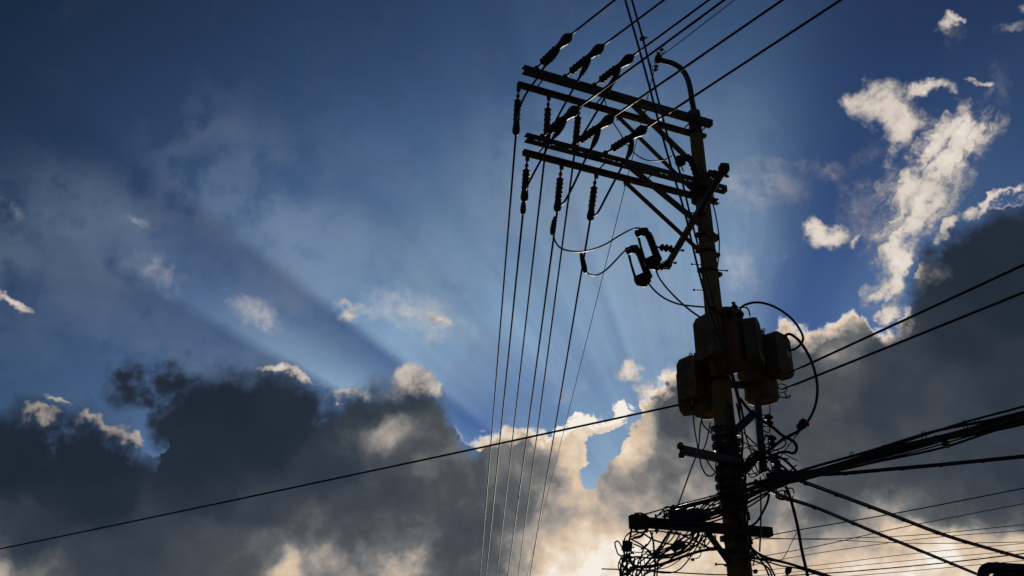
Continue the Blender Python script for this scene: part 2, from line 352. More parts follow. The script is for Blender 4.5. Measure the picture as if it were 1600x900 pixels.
# ------------------------------------------------------------------ mesh builder
class MB:
    def __init__(s): s.v = []; s.f = []; s.sm = []; s.pc = []
    def add(s, vs, fs, smooth=True):
        o = len(s.v); s.v += [Vector(v) for v in vs]; s.f += [[i + o for i in f] for f in fs]; s.sm += [smooth] * len(fs); s.pc.append((len(vs), len(fs)))
        return s
    def tube(s, pts, r, n=8, cap=True, smooth=True):
        pts = [Vector(p) for p in pts]
        rs = r if isinstance(r, (list, tuple)) else [r] * len(pts)
        t0 = None; vs = []; fs = []
        for i, p in enumerate(pts):
            a = pts[max(i - 1, 0)]; b = pts[min(i + 1, len(pts) - 1)]
            t = (b - a)
            if t.length < 1e-9: t = t0 or Vector((0, 0, 1))
            t = t.normalized()
            if t0 is None:
                ref = Vector((0, 0, 1)) if abs(t.z) < .9 else Vector((1, 0, 0))
                x = t.cross(ref).normalized()
            else:
                x = (x - t * x.dot(t)).normalized()
            t0 = t; y = t.cross(x)
            for k in range(n):
                an = 2 * pi * k / n
                vs.append(p + (x * cos(an) + y * sin(an)) * rs[i])
        m = len(pts)
        for i in range(m - 1):
            for k in range(n):
                k2 = (k + 1) % n
                fs.append([i * n + k, i * n + k2, (i + 1) * n + k2, (i + 1) * n + k])
        s.add(vs, fs, smooth)
        if cap:
            o = len(s.v) - len(vs)
            s.f.append([o + k for k in range(n)][::-1]); s.f.append([o + (m - 1) * n + k for k in range(n)]); s.sm += [False, False]; s.pc[-1] = (s.pc[-1][0], s.pc[-1][1] + 2)
        return s
    def lathe(s, p0, p1, prof, n=14, smooth=True):
        """profile of (fraction along p0-p1, radius)"""
        p0 = Vector(p0); p1 = Vector(p1); ax = (p1 - p0); t = ax.normalized()
        ref = Vector((0, 0, 1)) if abs(t.z) < .9 else Vector((1, 0, 0))
        x = t.cross(ref).normalized(); y = t.cross(x); vs = []; fs = []
        for f, r in prof:
            c = p0 + ax * f
            for k in range(n):
                an = 2 * pi * k / n; vs.append(c + (x * cos(an) + y * sin(an)) * r)
        for i in range(len(prof) - 1):
            for k in range(n):
                k2 = (k + 1) % n; fs.append([i * n + k, i * n + k2, (i + 1) * n + k2, (i + 1) * n + k])
        s.add(vs, fs, smooth)
        o = len(s.v) - len(vs); m = len(prof)
        s.f.append([o + k for k in range(n)][::-1]); s.f.append([o + (m - 1) * n + k for k in range(n)]); s.sm += [False, False]; s.pc[-1] = (s.pc[-1][0], s.pc[-1][1] + 2)
        return s
    def prism(s, sec, p0, p1, up=(0, 0, 1)):
        """extrude a 2D section (side, up) from p0 to p1"""
        p0 = Vector(p0); p1 = Vector(p1); t = (p1 - p0).normalized()
        sd_ = t.cross(Vector(up)).normalized(); u = sd_.cross(t)
        n = len(sec)
        vs = [p + sd_ * a + u * b for p in (p0, p1) for a, b in sec]
        fs = [[i, (i + 1) % n, n + (i + 1) % n, n + i] for i in range(n)] + [list(range(n))[::-1], list(range(n, 2 * n))]
        return s.add(vs, fs, False)
    def box(s, c, sx, sy, sz, rz=0.0, bev=0.0):
        b = bev
        m = Matrix.Rotation(rz, 3, 'Z'); c = Vector(c); vs = []; fs = []
        hx, hy, hz = sx / 2, sy / 2, sz / 2
        oct_ = [(-hx + b, -hy), (hx - b, -hy), (hx, -hy + b), (hx, hy - b), (hx - b, hy), (-hx + b, hy), (-hx, hy - b), (-hx, -hy + b)] if b else [(-hx, -hy), (hx, -hy), (hx, hy), (-hx, hy)]
        n = len(oct_)
        for z in (-hz, hz):
            for x, y in oct_: vs.append(c + m @ Vector((x, y, z)))
        fs = [[i, (i + 1) % n, n + (i + 1) % n, n + i] for i in range(n)] + [list(range(n))[::-1], list(range(n, 2 * n))]
        return s.add(vs, fs, False)
    def plate(s, p0, p1, normal, w, th, holes, hw):
        """flat bar from p0 to p1 (centre line) with real slots; holes = (start, end) distances, hw = (low, high) across"""
        p0 = Vector(p0); p1 = Vector(p1); t = (p1 - p0); L = t.length; t.normalize(); n_ = Vector(normal); n_ = (n_ - t * n_.dot(t)).normalized(); y = n_.cross(t)
        xs = [0.0]
        for h0, h1 in holes: xs += [h0, h1]
        xs.append(L); ys = [-w / 2, hw[0], hw[1], w / 2]
        solid = lambda i, j: 0 <= i < len(xs) - 1 and 0 <= j < 3 and not (j == 1 and i % 2 == 1)
        nx = len(xs); vs = [p0 + t * x + y * q + n_ * (z * th / 2) for z in (-1, 1) for x in xs for q in ys]
        I = lambda z, i, j: z * nx * 4 + i * 4 + j
        fs = []
        for i in range(nx - 1):
            for j in range(3):
                if not solid(i, j): continue
                fs.append([I(1, i, j), I(1, i + 1, j), I(1, i + 1, j + 1), I(1, i, j + 1)]); fs.append([I(0, i, j), I(0, i, j + 1), I(0, i + 1, j + 1), I(0, i + 1, j)])
                for (di, dj), (a, b) in (((-1, 0), ((i, j), (i, j + 1))), ((1, 0), ((i + 1, j), (i + 1, j + 1))), ((0, -1), ((i, j), (i + 1, j))), ((0, 1), ((i, j + 1), (i + 1, j + 1)))):
                    if not solid(i + di, j + dj): fs.append([I(0, *a), I(0, *b), I(1, *b), I(1, *a)])
        return s.add(vs, fs, False)
    def build_each(s, name, m, parent):
        """every added piece (tube, box ...) as an object of its own"""
        out = []; used = 0
        for nv, nf in s.pc:
            b = MB(); b.v = s.v[used:used + nv]; b.f = [[i - used for i in f] for f in s.f[sum(x[1] for x in s.pc[:len(out)]):][:nf]]
            b.sm = s.sm[sum(x[1] for x in s.pc[:len(out)]):][:nf]; used += nv
            out.append(b.build(name, m, parent))
        return out
    def build(s, name, m, parent=None, origin=None):
        o0 = Vector(origin) if origin is not None else (Vector(parent['_loc']) if parent is not None and '_loc' in parent else Vector((0, 0, 0)))
        me = bpy.data.meshes.new(name)
        me.from_pydata([v - o0 for v in s.v], [], s.f); me.materials.append(m)
        me.polygons.foreach_set('use_smooth', s.sm); me.update()
        bm = bmesh.new(); bm.from_mesh(me); bmesh.ops.recalc_face_normals(bm, faces=bm.faces); bm.to_mesh(me); bm.free()
        o = bpy.data.objects.new(name, me); COL.objects.link(o)
        if parent is not None:
            o.parent = parent
            if '_loc' in parent: o['_loc'] = parent['_loc']
        elif origin is not None: o.location = o0
        return o

def tag(o, label, cat, group=None):
    o['label'] = label; o['category'] = cat
    if group: o['group'] = group
    return o

def thing(name, loc, label, cat, group=None):
    o = bpy.data.objects.new(name, None); COL.objects.link(o)
    o.empty_display_size = .1; o.location = loc; o['_loc'] = list(loc)
    return tag(o, label, cat, group)

def spline(pts, k=6):
    pts = [Vector(p) for p in pts]
    if len(pts) < 3: return pts
    out = []
    P = [pts[0] * 2 - pts[1]] + pts + [pts[-1] * 2 - pts[-2]]
    for i in range(1, len(P) - 2):
        a, b, c, d = P[i - 1:i + 3]
        # centripetal-ish Catmull-Rom
        for j in range(k):
            t = j / k
            out.append(.5 * ((2 * b) + (c - a) * t + (2 * a - 5 * b + 4 * c - d) * t * t + (3 * b - a - 3 * c + d) * t ** 3))
    out.append(pts[-1]); return out

def sagline(p0, p1, sag=0.0, n=14):
    p0 = Vector(p0); p1 = Vector(p1)
    return [p0.lerp(p1, i / n) - Vector((0, 0, sag * 4 * (i / n) * (1 - i / n))) for i in range(n + 1)]

def wire(name, pts, r, m, label, cat='cable', group=None, n=6):
    b = MB().tube(pts, r, n)
    o = b.build(name, m, None, origin=pts[0])
    return tag(o, label, cat, group)

def mid(a, b, t=.5): return Vector(a).lerp(Vector(b), t)

# ------------------------------------------------------------------ ground
g = MB().add([(-900, -900, 0), (900, -900, 0), (900, 1500, 0), (-900, 1500, 0)], [[0, 1, 2, 3]], False)
go = g.build('ground', GROUND); go['kind'] = 'structure'

# ------------------------------------------------------------------ the pole
PX, PY, PTOP = 2.795, 12.5, 10.82
def prad(z): return .153 - (z - 3.94) * .0087
def pc(z): return Vector((PX, PY, z))
U = Vector((-.912, -.411, 0)).normalized(); NN = Vector((-U.y, U.x, 0)); NN = NN if NN.y < 0 else -NN
Z1, Z2 = 10.54, 9.40

pole = thing('utility_pole', (PX, PY, 0), 'tall weathered concrete utility pole with steel crossarms and a hooked top', 'utility pole')
MB().tube([pc(-.6 + (PTOP + .6) * i / 24) for i in range(25)], [prad(-.6 + (PTOP + .6) * i / 24) for i in range(25)], 28).build('shaft', CONC, pole)

def chan(w, h, t):                   # C section, open to +side
    return [(-w / 2, -h / 2), (w / 2, -h / 2), (w / 2, -h / 2 + t), (-w / 2 + t, -h / 2 + t), (-w / 2 + t, h / 2 - t), (w / 2, h / 2 - t), (w / 2, h / 2), (-w / 2, h / 2)]
def angle(w, t):
    return [(0, 0), (w, 0), (w, t), (t, t), (t, w), (0, w)]
def arm_pt(level_z, side, t): return Vector((PX, PY, level_z)) + NN * side * .165 + U * t

def cross_arm(Z, side, t0, t1, w, h):
    a = arm_pt(Z, side, t0); b = arm_pt(Z, side, t1)
    m = MB(); L = (b - a).length
    if side > 0:                       # channel: slotted web towards the viewer, flanges behind
        hs = []
        for c_, n_ in ((.10, 3), (.62, 3), (1.02, 2), (L - 1.45, 4), (L - .85, 3), (L - .42, 4)):
            hs += [(c_ + q * .085, c_ + q * .085 + .05) for q in range(n_)]
        hs = sorted(x for x in hs if .03 < x[0] and x[1] < L - .03)
        hs = [x for q, x in enumerate(hs) if q == 0 or x[0] > hs[q - 1][1] + .01]
        wo_ = NN * (w / 2 - .004)
        m.plate(a + wo_, b + wo_, NN, h, .008, hs, (-.042, -.022) if NN.cross((b - a).normalized()).z > 0 else (.022, .042))
        for z_ in (h / 2 - .0065, -h / 2 + .0065):
            m.prism([(-w / 2 + .0, -.004), (w / 2 - .009, -.004), (w / 2 - .009, .004), (-w / 2, .004)] if (b - a).normalized().cross(Vector((0, 0, 1))).dot(NN) > 0 else [(-w / 2 + .009, -.004), (w / 2, -.004), (w / 2, .004), (-w / 2 + .009, .004)], a + Vector((0, 0, z_)), b + Vector((0, 0, z_)))
    else:
        m.prism([(-x, y) for x, y in chan(w, h, .009)][::-1], a, b)
    arm = m.build('cross_arm', STEEL if side > 0 else BROWN, pole)
    k = MB()                          # bolt heads and end plates along the arm
    for i, t in enumerate([t0 + .07, t1 - .07, t1 - .55, t1 - 1.05, t1 - 1.5, .24]):
        p = arm_pt(Z, side, t)
        k.tube([p + NN * side * (w / 2 + .002), p + NN * side * (w / 2 + .024)], .017, 6, smooth=False)
    k.build_each('bolt', ZINC, arm)
    return arm
cross_arm(Z1, 1, -.17, 2.97, .10, .105)
cross_arm(Z1, -1, -.10, 2.90, .075, .075)
cross_arm(Z2, 1, -.30, 2.94, .10, .105)
cross_arm(Z2, -1, -.40, 2.82, .075, .075)
for Z in (Z1, Z2):                    # through bolts tying the twin arms
    for t in (2.62, 1.66, .9, .14, -.14):
        MB().tube([arm_pt(Z, 1, t) - NN * -.09, arm_pt(Z, -1, t) - NN * .08], .011, 8).build('spacer_bolt', STEEL, pole)

def brace(p0, p1, w, up, flip=1, m_=None):
    m = MB(); L = (Vector(p1) - Vector(p0)).length; t_ = (Vector(p1) - Vector(p0)).normalized(); nrm = t_.cross(Vector(up)).normalized()
    if nrm.y > 0: nrm = -nrm
    hs = [(x, x + .024) for x in [.07 + q * .11 for q in range(int((L - .12) / .11))]]
    m.plate(p0, p1, nrm, w, .008, hs, (-.012, .010))
    y_ = nrm.cross(t_); e_ = y_ * (w / 2 - .004) * (1 if y_.z > 0 else -1)
    m.prism([(-.004, -.035), (.004, -.035), (.004, .035), (-.004, .035)], Vector(p0) + e_ - nrm * .0395, Vector(p1) + e_ - nrm * .0395, nrm)
    o = m.build('brace', m_ or BROWN, pole)
    d = (Vector(p1) - Vector(p0)); k = MB(); t = d.normalized(); s_ = t.cross(Vector(up)).normalized()
    for f in (.03, .97):
        p = Vector(p0) + d * f + s_ * flip * w * .5
        u_ = s_.cross(t); k.tube([p - u_ * .03, p + u_ * .035], .014, 6, smooth=False)
    k.build_each('bolt', ZINC, o)
    return o
def on_pole(x, y, side):              # a point on the pole's flank seen at photo position
    z = at_y(x, y, PY).z
    return pc(z) + NN * side * (prad(z) + .02)
for Z, xn, yn, xf, yf, en, ef in ((Z1, 977, 166, 962, 178, (1087, 288), (1084, 300)), (Z2, 985, 258, 972, 282, (1116, 378), (1092, 392))):
    tn = (at_z(xn, yn, Z) - pc(Z)).dot(U); tf = (at_z(xf, yf, Z) - pc(Z)).dot(U)
    a = arm_pt(Z, 1, tn) - Vector((0, 0, .06)); b = on_pole(*en, 1)
    brace(a + NN * .02, b - U * .10, .115, (0, 0, 1), 1)
    a = arm_pt(Z, -1, tf) - Vector((0, 0, .045)); b = on_pole(*ef, -1)
    brace(a - NN * .01, b - U * .04, .078, (0, 0, 1), -1)

def band(z, h=.06, lug=True, m=RUSTY):
    r = prad(z) + .006
    b = MB(); b.lathe(pc(z - h / 2), pc(z + h / 2), [(0, r), (1, r - .0005)], 28)
    o = b.build('pole_band', m, pole)
    if lug:
        k = MB()
        for s_ in (1, -1):
            c = pc(z) + U * s_ * (r + .03)
            k.box(c, .075, .07, h, atan2(U.y, U.x))
        k.build_each('clamp_lug', m, o)
    return o
for z in (10.70, 10.42, 8.62, 8.36, 8.05, 7.05, 6.72, 6.42, 5.72, 5.6, 5.48, 5.06, 4.95, 4.84, 4.30, 4.14):
    band(z, .05 if z > 6 else .07, True, RUSTY if z > 6 else STEEL)

# step bolts, alternating sides
for x, y, s_ in ((1083, 415, 1), (1134, 421, -1), (1085, 455, 1)):
    c = at_y((1109 if y < 440 else 1114), y, PY)
    d = Vector((-1, -.12, .02)) * s_
    d.normalize(); z = c.z
    MB().tube([pc(z) + d * (prad(z) - .01), pc(z) + d * (prad(z) + .125), pc(z) + d * (prad(z) + .125), pc(z) + d * (prad(z) + .145)], [.0085, .0085, .017, .017], 8).build('step_bolt', STEEL, pole)
for i in range(8):
    z = 1.9 + i * .42; d = Vector((-1 if i % 2 else 1, -.1, 0)).normalized()
    MB().tube([pc(z) + d * (prad(z) - .01), pc(z) + d * (prad(z) + .125), pc(z) + d * (prad(z) + .125), pc(z) + d * (prad(z) + .145)], [.0085, .0085, .017, .017], 8).build('step_bolt', STEEL, pole)

# hooked pipe on the pole top
hp = [at_y(x, y, PY) for x, y in ((1086, 205), (1084.5, 176), (1081, 155), (1078, 136), (1073, 120), (1064, 107), (1051, 99), (1038, 95.5), (1029, 93))]
hook = MB().tube(spline(hp, 5), .043, 14).build('hook_pipe', STEEL, pole)
b = MB(); b.lathe(at_y(1086, 190, PY), at_y(1084.6, 172, PY), [(0, .098), (.35, .098), (.75, .075), (1, .05)], 20); b.build('pipe_socket', RUSTY, hook)
b = MB(); e = at_y(1029, 93, PY)
b.lathe(e + Vector((.05, 0, .0)), e + Vector((-.06, 0, .02)), [(0, .05), (.3, .075), (.7, .075), (1, .035)], 14); b.build('wire_clamp', RUSTY, hook)

# equipment arm running past the pole, away from the viewer
EZ = 8.94
ea, eb = at_z(1131, 264, EZ), at_z(1043, 414, EZ)
sq = lambda w, h, c=.012: [(-w / 2 + c, -h / 2), (w / 2 - c, -h / 2), (w / 2, -h / 2 + c), (w / 2, h / 2 - c), (w / 2 - c, h / 2), (-w / 2 + c, h / 2), (-w / 2, h / 2 - c), (-w / 2, -h / 2 + c)]
arm = MB().prism(sq(.085, .085), ea, eb).build('equipment_arm', STEEL, pole)
d = (eb - ea).normalized()
k = MB()
k.prism(sq(.12, .12), ea - d * .06, ea + d * .05); k.prism(sq(.11, .11), eb - d * .07, eb + d * .05); k.build_each('end_cap', RUSTY, arm)
k = MB()
for f in (.06, .42, .5, .82, .97):
    p = ea.lerp(eb, f); sd_ = d.cross(Vector((0, 0, 1)))
    k.tube([p - sd_ * .11, p + sd_ * .088, p + sd_ * .09, p + sd_ * .112, p + sd_ * .114, p + sd_ * .13], [.012, .012, .022, .022, .012, .012], 6, smooth=False)
k.build_each('bolt', ZINC, arm)
# bracket and clamp between pole and second arm
k = MB(); k.prism(sq(.30, .30, .06), pc(9.24), pc(9.52), (0, 1, 0))
k.build('arm_clamp', RUSTY, pole)
ar = thing('surge_arrester', at_y(1080, 262, 12.1), 'black elbow shaped arrester against the pole under the top crossarm braces', 'surge arrester')
MB().tube(spline([at_y(x, y, 12.1) for x, y in ((1056, 252), (1066, 251), (1075, 246), (1082, 256), (1087, 270), (1092, 284))], 6), [.045 + .012 * (i % 3 == 0) for i in range(31)], 10).build('housing', RUBBER, ar)
MB().lathe(at_y(1056, 253, 12.1), at_y(1070, 250, 12.1), [(0, .05), (.2, .085), (.8, .085), (1, .05)], 12).build('cap', RUBBER, ar)

# short side arm and lowest arm
SZ = 5.24
sa, sb = at_z(1066, 703, SZ), at_z(1158, 723, SZ)
arm = MB().prism(sq(.10, .10), sa, sb).build('side_arm', STEEL, pole)
k = MB(); d = (sb - sa).normalized()
for dz, ox in ((.05, .0), (-.062, .01)):
    c = sa + Vector((ox - .02, 0, dz)); k.lathe(c - Vector((0, .05, 0)), c + Vector((0, .05, 0)), [(0, .014), (.05, .036), (.3, .04), (.5, .026), (.7, .04), (.95, .036), (1, .014)], 14)
k.build_each('spool', STEEL, arm)
LZ = 4.38
la, lb = at_z(987, 815, LZ), at_z(1204, 832, LZ)
arm = MB().prism(sq(.125, .115), la, lb).build('side_arm', RUSTY, pole)
k = MB(); d = (lb - la).normalized()
k.box(la + d * .08, .2, .15, .15, atan2(d.y, d.x), .03)
for f in (.03, .1, .17):
    p = la + (lb - la) * f; z_ = Vector((0, 0, 1)); k.tube([p - z_ * .12, p - z_ * .101, p - z_ * .1, p - z_ * .075, p - z_ * .074, p + z_ * .11], [.013, .013, .028, .028, .013, .013], 6)
k.build('end_clamp', RUSTY, arm)
brace(at_z(1103, 834, LZ - .06) , pc(3.98) + Vector((-.15, -.1, 0)), .07, (0, -1, 0), 1, RUSTY)

# outrigger post carrying the low voltage spools: two struts and an upright
YR = 12.42
pu = [at_y(1183, 618, YR), at_y(1192, 737, YR)]
rack = MB().prism([(-.042, -.03), (.042, -.03), (.042, .03), (.036, .03), (.036, -.024), (-.036, -.024), (-.036, .03), (-.042, .03)], pu[1], pu[0], (0, 1, 0)).build('spool_rack', STEEL, pole)
for (x0, y0), (x1, y1) in (((1140, 682), (1180, 645)), ((1150, 742), (1187, 711))):
    MB().prism(sq(.105, .07, .006), at_y(x0, y0, PY - .12), at_y(x1, y1, YR - .05), (0, 1, 0)).build('rack_strut', STEEL, rack)

def spool_ins(c, r=.055, h=.12):
    b = MB(); c = Vector(c)
    b.lathe(c - Vector((0, 0, h / 2)), c + Vector((0, 0, h / 2)), [(0, r * .5), (.04, r), (.28, r * 1.02), (.36, r * .55), (.62, r * .55), (.7, r * 1.08), (.95, r), (1, r * .45)], 16)
    return b
for x, y in ((1201.5, 657), (1207, 690), (1213, 726)):
    c = at_y(x, y, YR)
    sp = spool_ins(c).build('spool', PORC, rack)
    k = MB(); k.tube([c - Vector((0, 0, .1)), c + Vector((0, 0, .09))], .01, 6)
    for dz in (-.078, .074): k.tube([c + Vector((-.17, 0, dz)), c + Vector((.03, 0, dz))], .009, 6)
    k.build('spool_clevis', STEEL, sp)

# ------------------------------------------------------------------ insulators
def shed_profile(n, r0, r1, lo, hi):
    pr = [(lo, r0 * .8)]
    for i in range(n):
        a = lo + (hi - lo) * (i + .1) / n; w = (hi - lo) / n
        pr += [(a, r0), (a + w * .30, r1 * (1 if i % 2 == 0 else .88)), (a + w * .46, r1 * (1 if i % 2 == 0 else .88)), (a + w * .78, r0)]
    pr.append((hi, r0 * .85)); return pr

def strain(attach, tip, label):
    """dead-end polymer insulator: shackle, shed body, rounded clamp cover"""
    t = thing('strain_insulator', attach, label, 'insulator', 'dead-end insulators on the crossarms')
    A = Vector(attach); B = Vector(tip); ax = B - A; L = ax.length; dd = ax.normalized()
    k = MB()
    k.tube([A - Vector((0, 0, .06)), A, A + dd * .05], .013, 8); k.tube([A + dd * .03, A + dd * .12], [.02, .012], 8)
    k.tube([A + dd * .10, A + dd * .13, A + dd * .16], [.013, .024, .013], 8); k.box(A + dd * .01, .06, .05, .05, .5)
    k.build('shackle', STEEL, t)
    f0 = .15 / L
    MB().lathe(A, B, shed_profile(9, .04, .06, f0, .575), 16).build('shed_body', POLY, t)
    cov = MB().lathe(A, B, [(.565, .03), (.585, .046), (.66, .044), (.74, .05), (.82, .066), (.88, .073), (.93, .066), (.97, .044), (1.0, .026), (1.03, .018)], 16).build('clamp_cover', RUBBER, t)
    return t, A + ax * .66, B

def jumper(p_from, path, label, r=.0155):
    """insulated jumper lead with its teardrop boot; path = list of points after the start"""
    t = thing('jumper_lead', p_from, label, 'jumper wire', 'jumper leads between insulators')
    P = spline([p_from] + path, 6)
    MB().tube(P, r, 8).build('lead', CABLE, t)
    d0 = (P[6] - P[0]); L = .42
    # boot follows the first part of the lead
    acc = 0; bp = []; br = []
    for i in range(len(P) - 1):
        f = acc / L
        if f > 1: break
        bp.append(P[i]); br.append(max(.017, .041 * sin(min(1, f * .95 + .18) * pi) ** .8))
        acc += (P[i + 1] - P[i]).length
    MB().tube(bp, br, 10).build('boot', RUBBER, t)
    return t

def suspension(attach, tip, label):
    t = thing('suspension_insulator', attach, label, 'insulator', 'suspension insulators under the crossarms')
    A = Vector(attach); B = Vector(tip); ax = B - A; L = ax.length; dd = ax.normalized()
    k = MB(); k.box(A + Vector((0, 0, -.055)), .05, .035, .07, .4); k.tube([A - Vector((0, 0, .02)), A + dd * .13], .012, 8)
    k.tube([A + dd * .13, A + dd * .165, A + dd * .2], [.014, .03, .014], 10); k.tube([A + dd * .2, A + dd * .225, A + dd * .24], [.012, .026, .02], 10)
    k.build('shackle', STEEL, t)
    MB().lathe(A, B, shed_profile(10, .036, .054, .235 / L, .76), 16).build('shed_body', POLY, t)
    MB().lathe(A, B, [(.75, .034), (.775, .046), (.83, .05), (.90, .056), (.95, .052), (.985, .032), (1.0, .016)], 14).build('clamp_cover', RUBBER, t)
    return t

lvl = {1: Z1, 2: Z2}
place = {0: 'outermost', 1: 'middle', 2: 'innermost'}
strain_px = {1: [((838, 108), (896, 50), (960, 0)), ((881, 123), (946, 67), (1037, 0)), ((926, 137), (993, 83), (1107, 0))],
             2: [((848, 213), (907, 164), (1131, 0)), ((898, 226), (962, 178), (1222, 0)), ((945, 241), (1014, 195), (1313, 0))]}
susp_px = {1: [((812, 134), (806, 211)), ((858, 149), (853, 229)), ((905, 164), (898, 237))],
           2: [((825, 243), (819, 315)), ((878, 257), (870.5, 331)), ((931, 272), (922, 345))]}
wire_end = {1: [(750, 900), (776, 900), (809, 900)], 2: [(759, 900), (793, 900), (827.5, 900)]}
JP = {1: [[(853, 100), (846, 111), (838, 124), (820, 150), (808, 180), (804, 197)],
          [(916, 97), (910, 113), (902, 127), (885, 158), (868, 190), (856, 220)],
          [(966, 108), (958, 128), (950, 143), (934, 172), (914, 205), (900, 228)]],
      2: [[(880, 192), (872, 206), (860, 222), (843, 254), (825, 288), (819.5, 302)],
          [(935, 208), (928, 224), (915, 248), (898, 285), (882, 315), (873, 321)],
          [(990, 223), (984, 238), (970, 264), (950, 302), (934, 332), (925, 338)]]}
armname = {1: 'top', 2: 'second'}
susp_end = {}
for lv in (1, 2):
    Z = lvl[lv]
    for i in range(3):
        (ax_, ay_), (bx_, by_), (wx, wy) = strain_px[lv][i]
        A = at_z(ax_, ay_, Z + .075); B = at_z(bx_ - 4, by_ + 4, Z + .12)
        # rest the shackle on the near arm's top edge
        tt = (A - pc(Z)).dot(U); A = arm_pt(Z, 1, tt) + Vector((0, 0, .085))
        st, cover, tip = strain(A, B, f'{place[i]} slanting dead-end insulator on top of the {armname[lv]} twin crossarm')
        E_ = at_z(wx, wy, Z + .30); F = E_ + (E_ - tip) * 1.6
        wire('line_wire', sagline(tip - (E_ - tip).normalized() * .03, F, .004), .0165, CABLE,
             f'black line wire rising right from the {place[i]} dead-end insulator of the {armname[lv]} crossarm', 'power line', 'overhead lines from the upper right')
        (sx, sy), (ex, ey) = susp_px[lv][i]
        S0 = at_z(sx, sy, Z - .05); tt = (S0 - pc(Z)).dot(U); S0 = arm_pt(Z, -1, tt) - Vector((0, 0, .03))
        S1 = at_y(ex, ey, S0.y + .06)
        suspension(S0, S1, f'{place[i]} hanging ribbed insulator under the far beam of the {armname[lv]} crossarm')
        susp_end[(lv, i)] = S1
        wx, wy = wire_end[lv][i]
        E_ = at_z(wx, wy, S1.z - .35); F = E_ + (E_ - S1) * .55
        wire('line_wire', sagline(S1, F, .07, 24), .0150, ALU,
             f'thin line running down from the {place[i]} hanging insulator of the {armname[lv]} crossarm', 'power line', 'line wires running down to the lower left')
        # jumper from the clamp cover, down in front of the arm, to the hanging clamp
        pts = []
        for j, (x, y) in enumerate(JP[lv][i]):
            f = j / (len(JP[lv][i]) - 1)
            Y = cover.y + (S1.y - .03 - cover.y) * f - .20 * sin(pi * f) * (1 if j else 0)
            pts.append(at_y(x, y, Y))
        jumper(cover - Vector((0, 0, .045)), pts[1:], f'black jumper lead with a teardrop boot below the {place[i]} dead-end insulator of the {armname[lv]} crossarm')

# boots clamped on three of the descending wires, with the leads that drop to the cutouts
def boot(p, q, label):
    b = MB().lathe(p, q, [(-.1, .018), (0, .026), (.25, .036), (.7, .041), (.88, .032), (1.0, .022)], 12)
    o = b.build('wire_boot', RUBBER, None, origin=p); tag(o, label, 'wire boot', 'rubber boots on the descending wires'); return o
boot(at_y(818, 316, 11.5), at_y(817, 335, 11.55), 'small rubber boot on the wire below the outermost hanging insulator of the second crossarm')
boot(at_y(867, 341, 11.75), at_y(862.5, 367, 11.8), 'long rubber boot on the wire below the middle hanging insulator of the second crossarm')
boot(at_y(908.5, 398, 12.3), at_y(915, 427, 12.35), 'long tilted rubber boot on the wire left of the two fuse cutouts')
# bulky boot over the third jumper beside the top arm
boot(at_y(962, 119, 11.35), at_y(944, 150, 11.55), 'thick rubber boot crossing the near beam of the top crossarm')
def px_path(pts, y0, y1):
    n = len(pts) - 1
    return [at_y(x, y, y0 + (y1 - y0) * i / n) for i, (x, y) in enumerate(pts)]
wire('jumper_wire', spline(px_path([(864, 362), (867, 376), (877, 388), (897, 393), (920, 391), (945, 382), (968, 368), (985, 359), (997, 356), (1004, 360)], 11.8, 13.65)), .013, CABLE,
     'curved black jumper sagging from the middle wire to the upper fuse cutout', 'jumper wire', 'jumpers to the fuse cutouts')
wire('jumper_wire', spline(px_path([(913, 420), (920, 428), (931, 430), (944, 424), (958, 411), (972, 396), (982, 388), (990, 390)], 12.35, 13.85)), .013, CABLE,
     'short black jumper curving up to the lower fuse cutout', 'jumper wire', 'jumpers to the fuse cutouts')

# ------------------------------------------------------------------ fuse cutouts on the equipment arm
def cutout(ox, oy, Y, label):
    q = lambda x, y, dy=0: at_y(x + ox, y + oy, Y + dy)
    t = thing('fuse_cutout', q(1022, 385), label, 'fuse cutout', 'fuse cutouts on the slanting arm')
    body = [q(1009, 366), q(1013, 367), q(1016, 373), q(1019, 381), q(1022, 389), q(1025, 397), q(1027, 402)]
    P = spline(body, 8); R = [.052 + (.010 if k % 4 < 2 else 0) for k in range(len(P))]
    MB().tube(P, R, 12).build('insulator_body', PORC, t)
    MB().tube([q(993, 366), q(994, 365.5), q(999, 364), q(1003, 362), q(1008, 362), q(1012, 366)], [.03, .062, .058, .066, .078, .05], 10).build('upper_contact', RUBBER, t)
    k = MB(); k.tube([q(1007, 412), q(1010, 411), q(1018, 408.5), q(1026, 405), q(1032, 402)], [.05, .075, .085, .085, .05], 10); k.tube([q(1009, 416), q(1022, 417), q(1030, 410)], [.03, .055, .04], 8)
    k.build('lower_contact', RUBBER, t)
    MB().tube([q(998, 372), q(1001, 385), q(1008, 408)], [.022, .019, .022], 10).build('fuse_tube', STEEL, t)
    return t, q
MI0 = .5
c1, q1 = cutout(0, 0, 13.62, 'upper right of two black fuse cutouts beside the pole')
c2, q2 = cutout(-15, 27, 13.86, 'lower left of two black fuse cutouts beside the pole')
def pin_ins(p0, p1, parent):
    MB().lathe(p0, p1, [(0, .014), (.2, .014), (.24, .03), (.3, .06), (.36, .06), (.4, .034), (.46, .064), (.52, .064), (.56, .034), (.62, .06), (.68, .058), (.72, .03), (.76, .014), (1, .014)], 14).build('mounting_insulator', PORC, parent)
pin_ins(q1(1021, 385), at_y(1063, 391, 13.6), c1)
pin_ins(at_y(1010, 416, 13.86), at_y(1047, 417, 13.95), c2)
sp = thing('spare_insulator', at_y(1100, 270, 11.5), 'small ribbed insulator between the pole and the top end of the slanting arm', 'insulator')
pin_ins(at_y(1096, 270, 11.62), at_y(1137, 275, 11.42), sp)

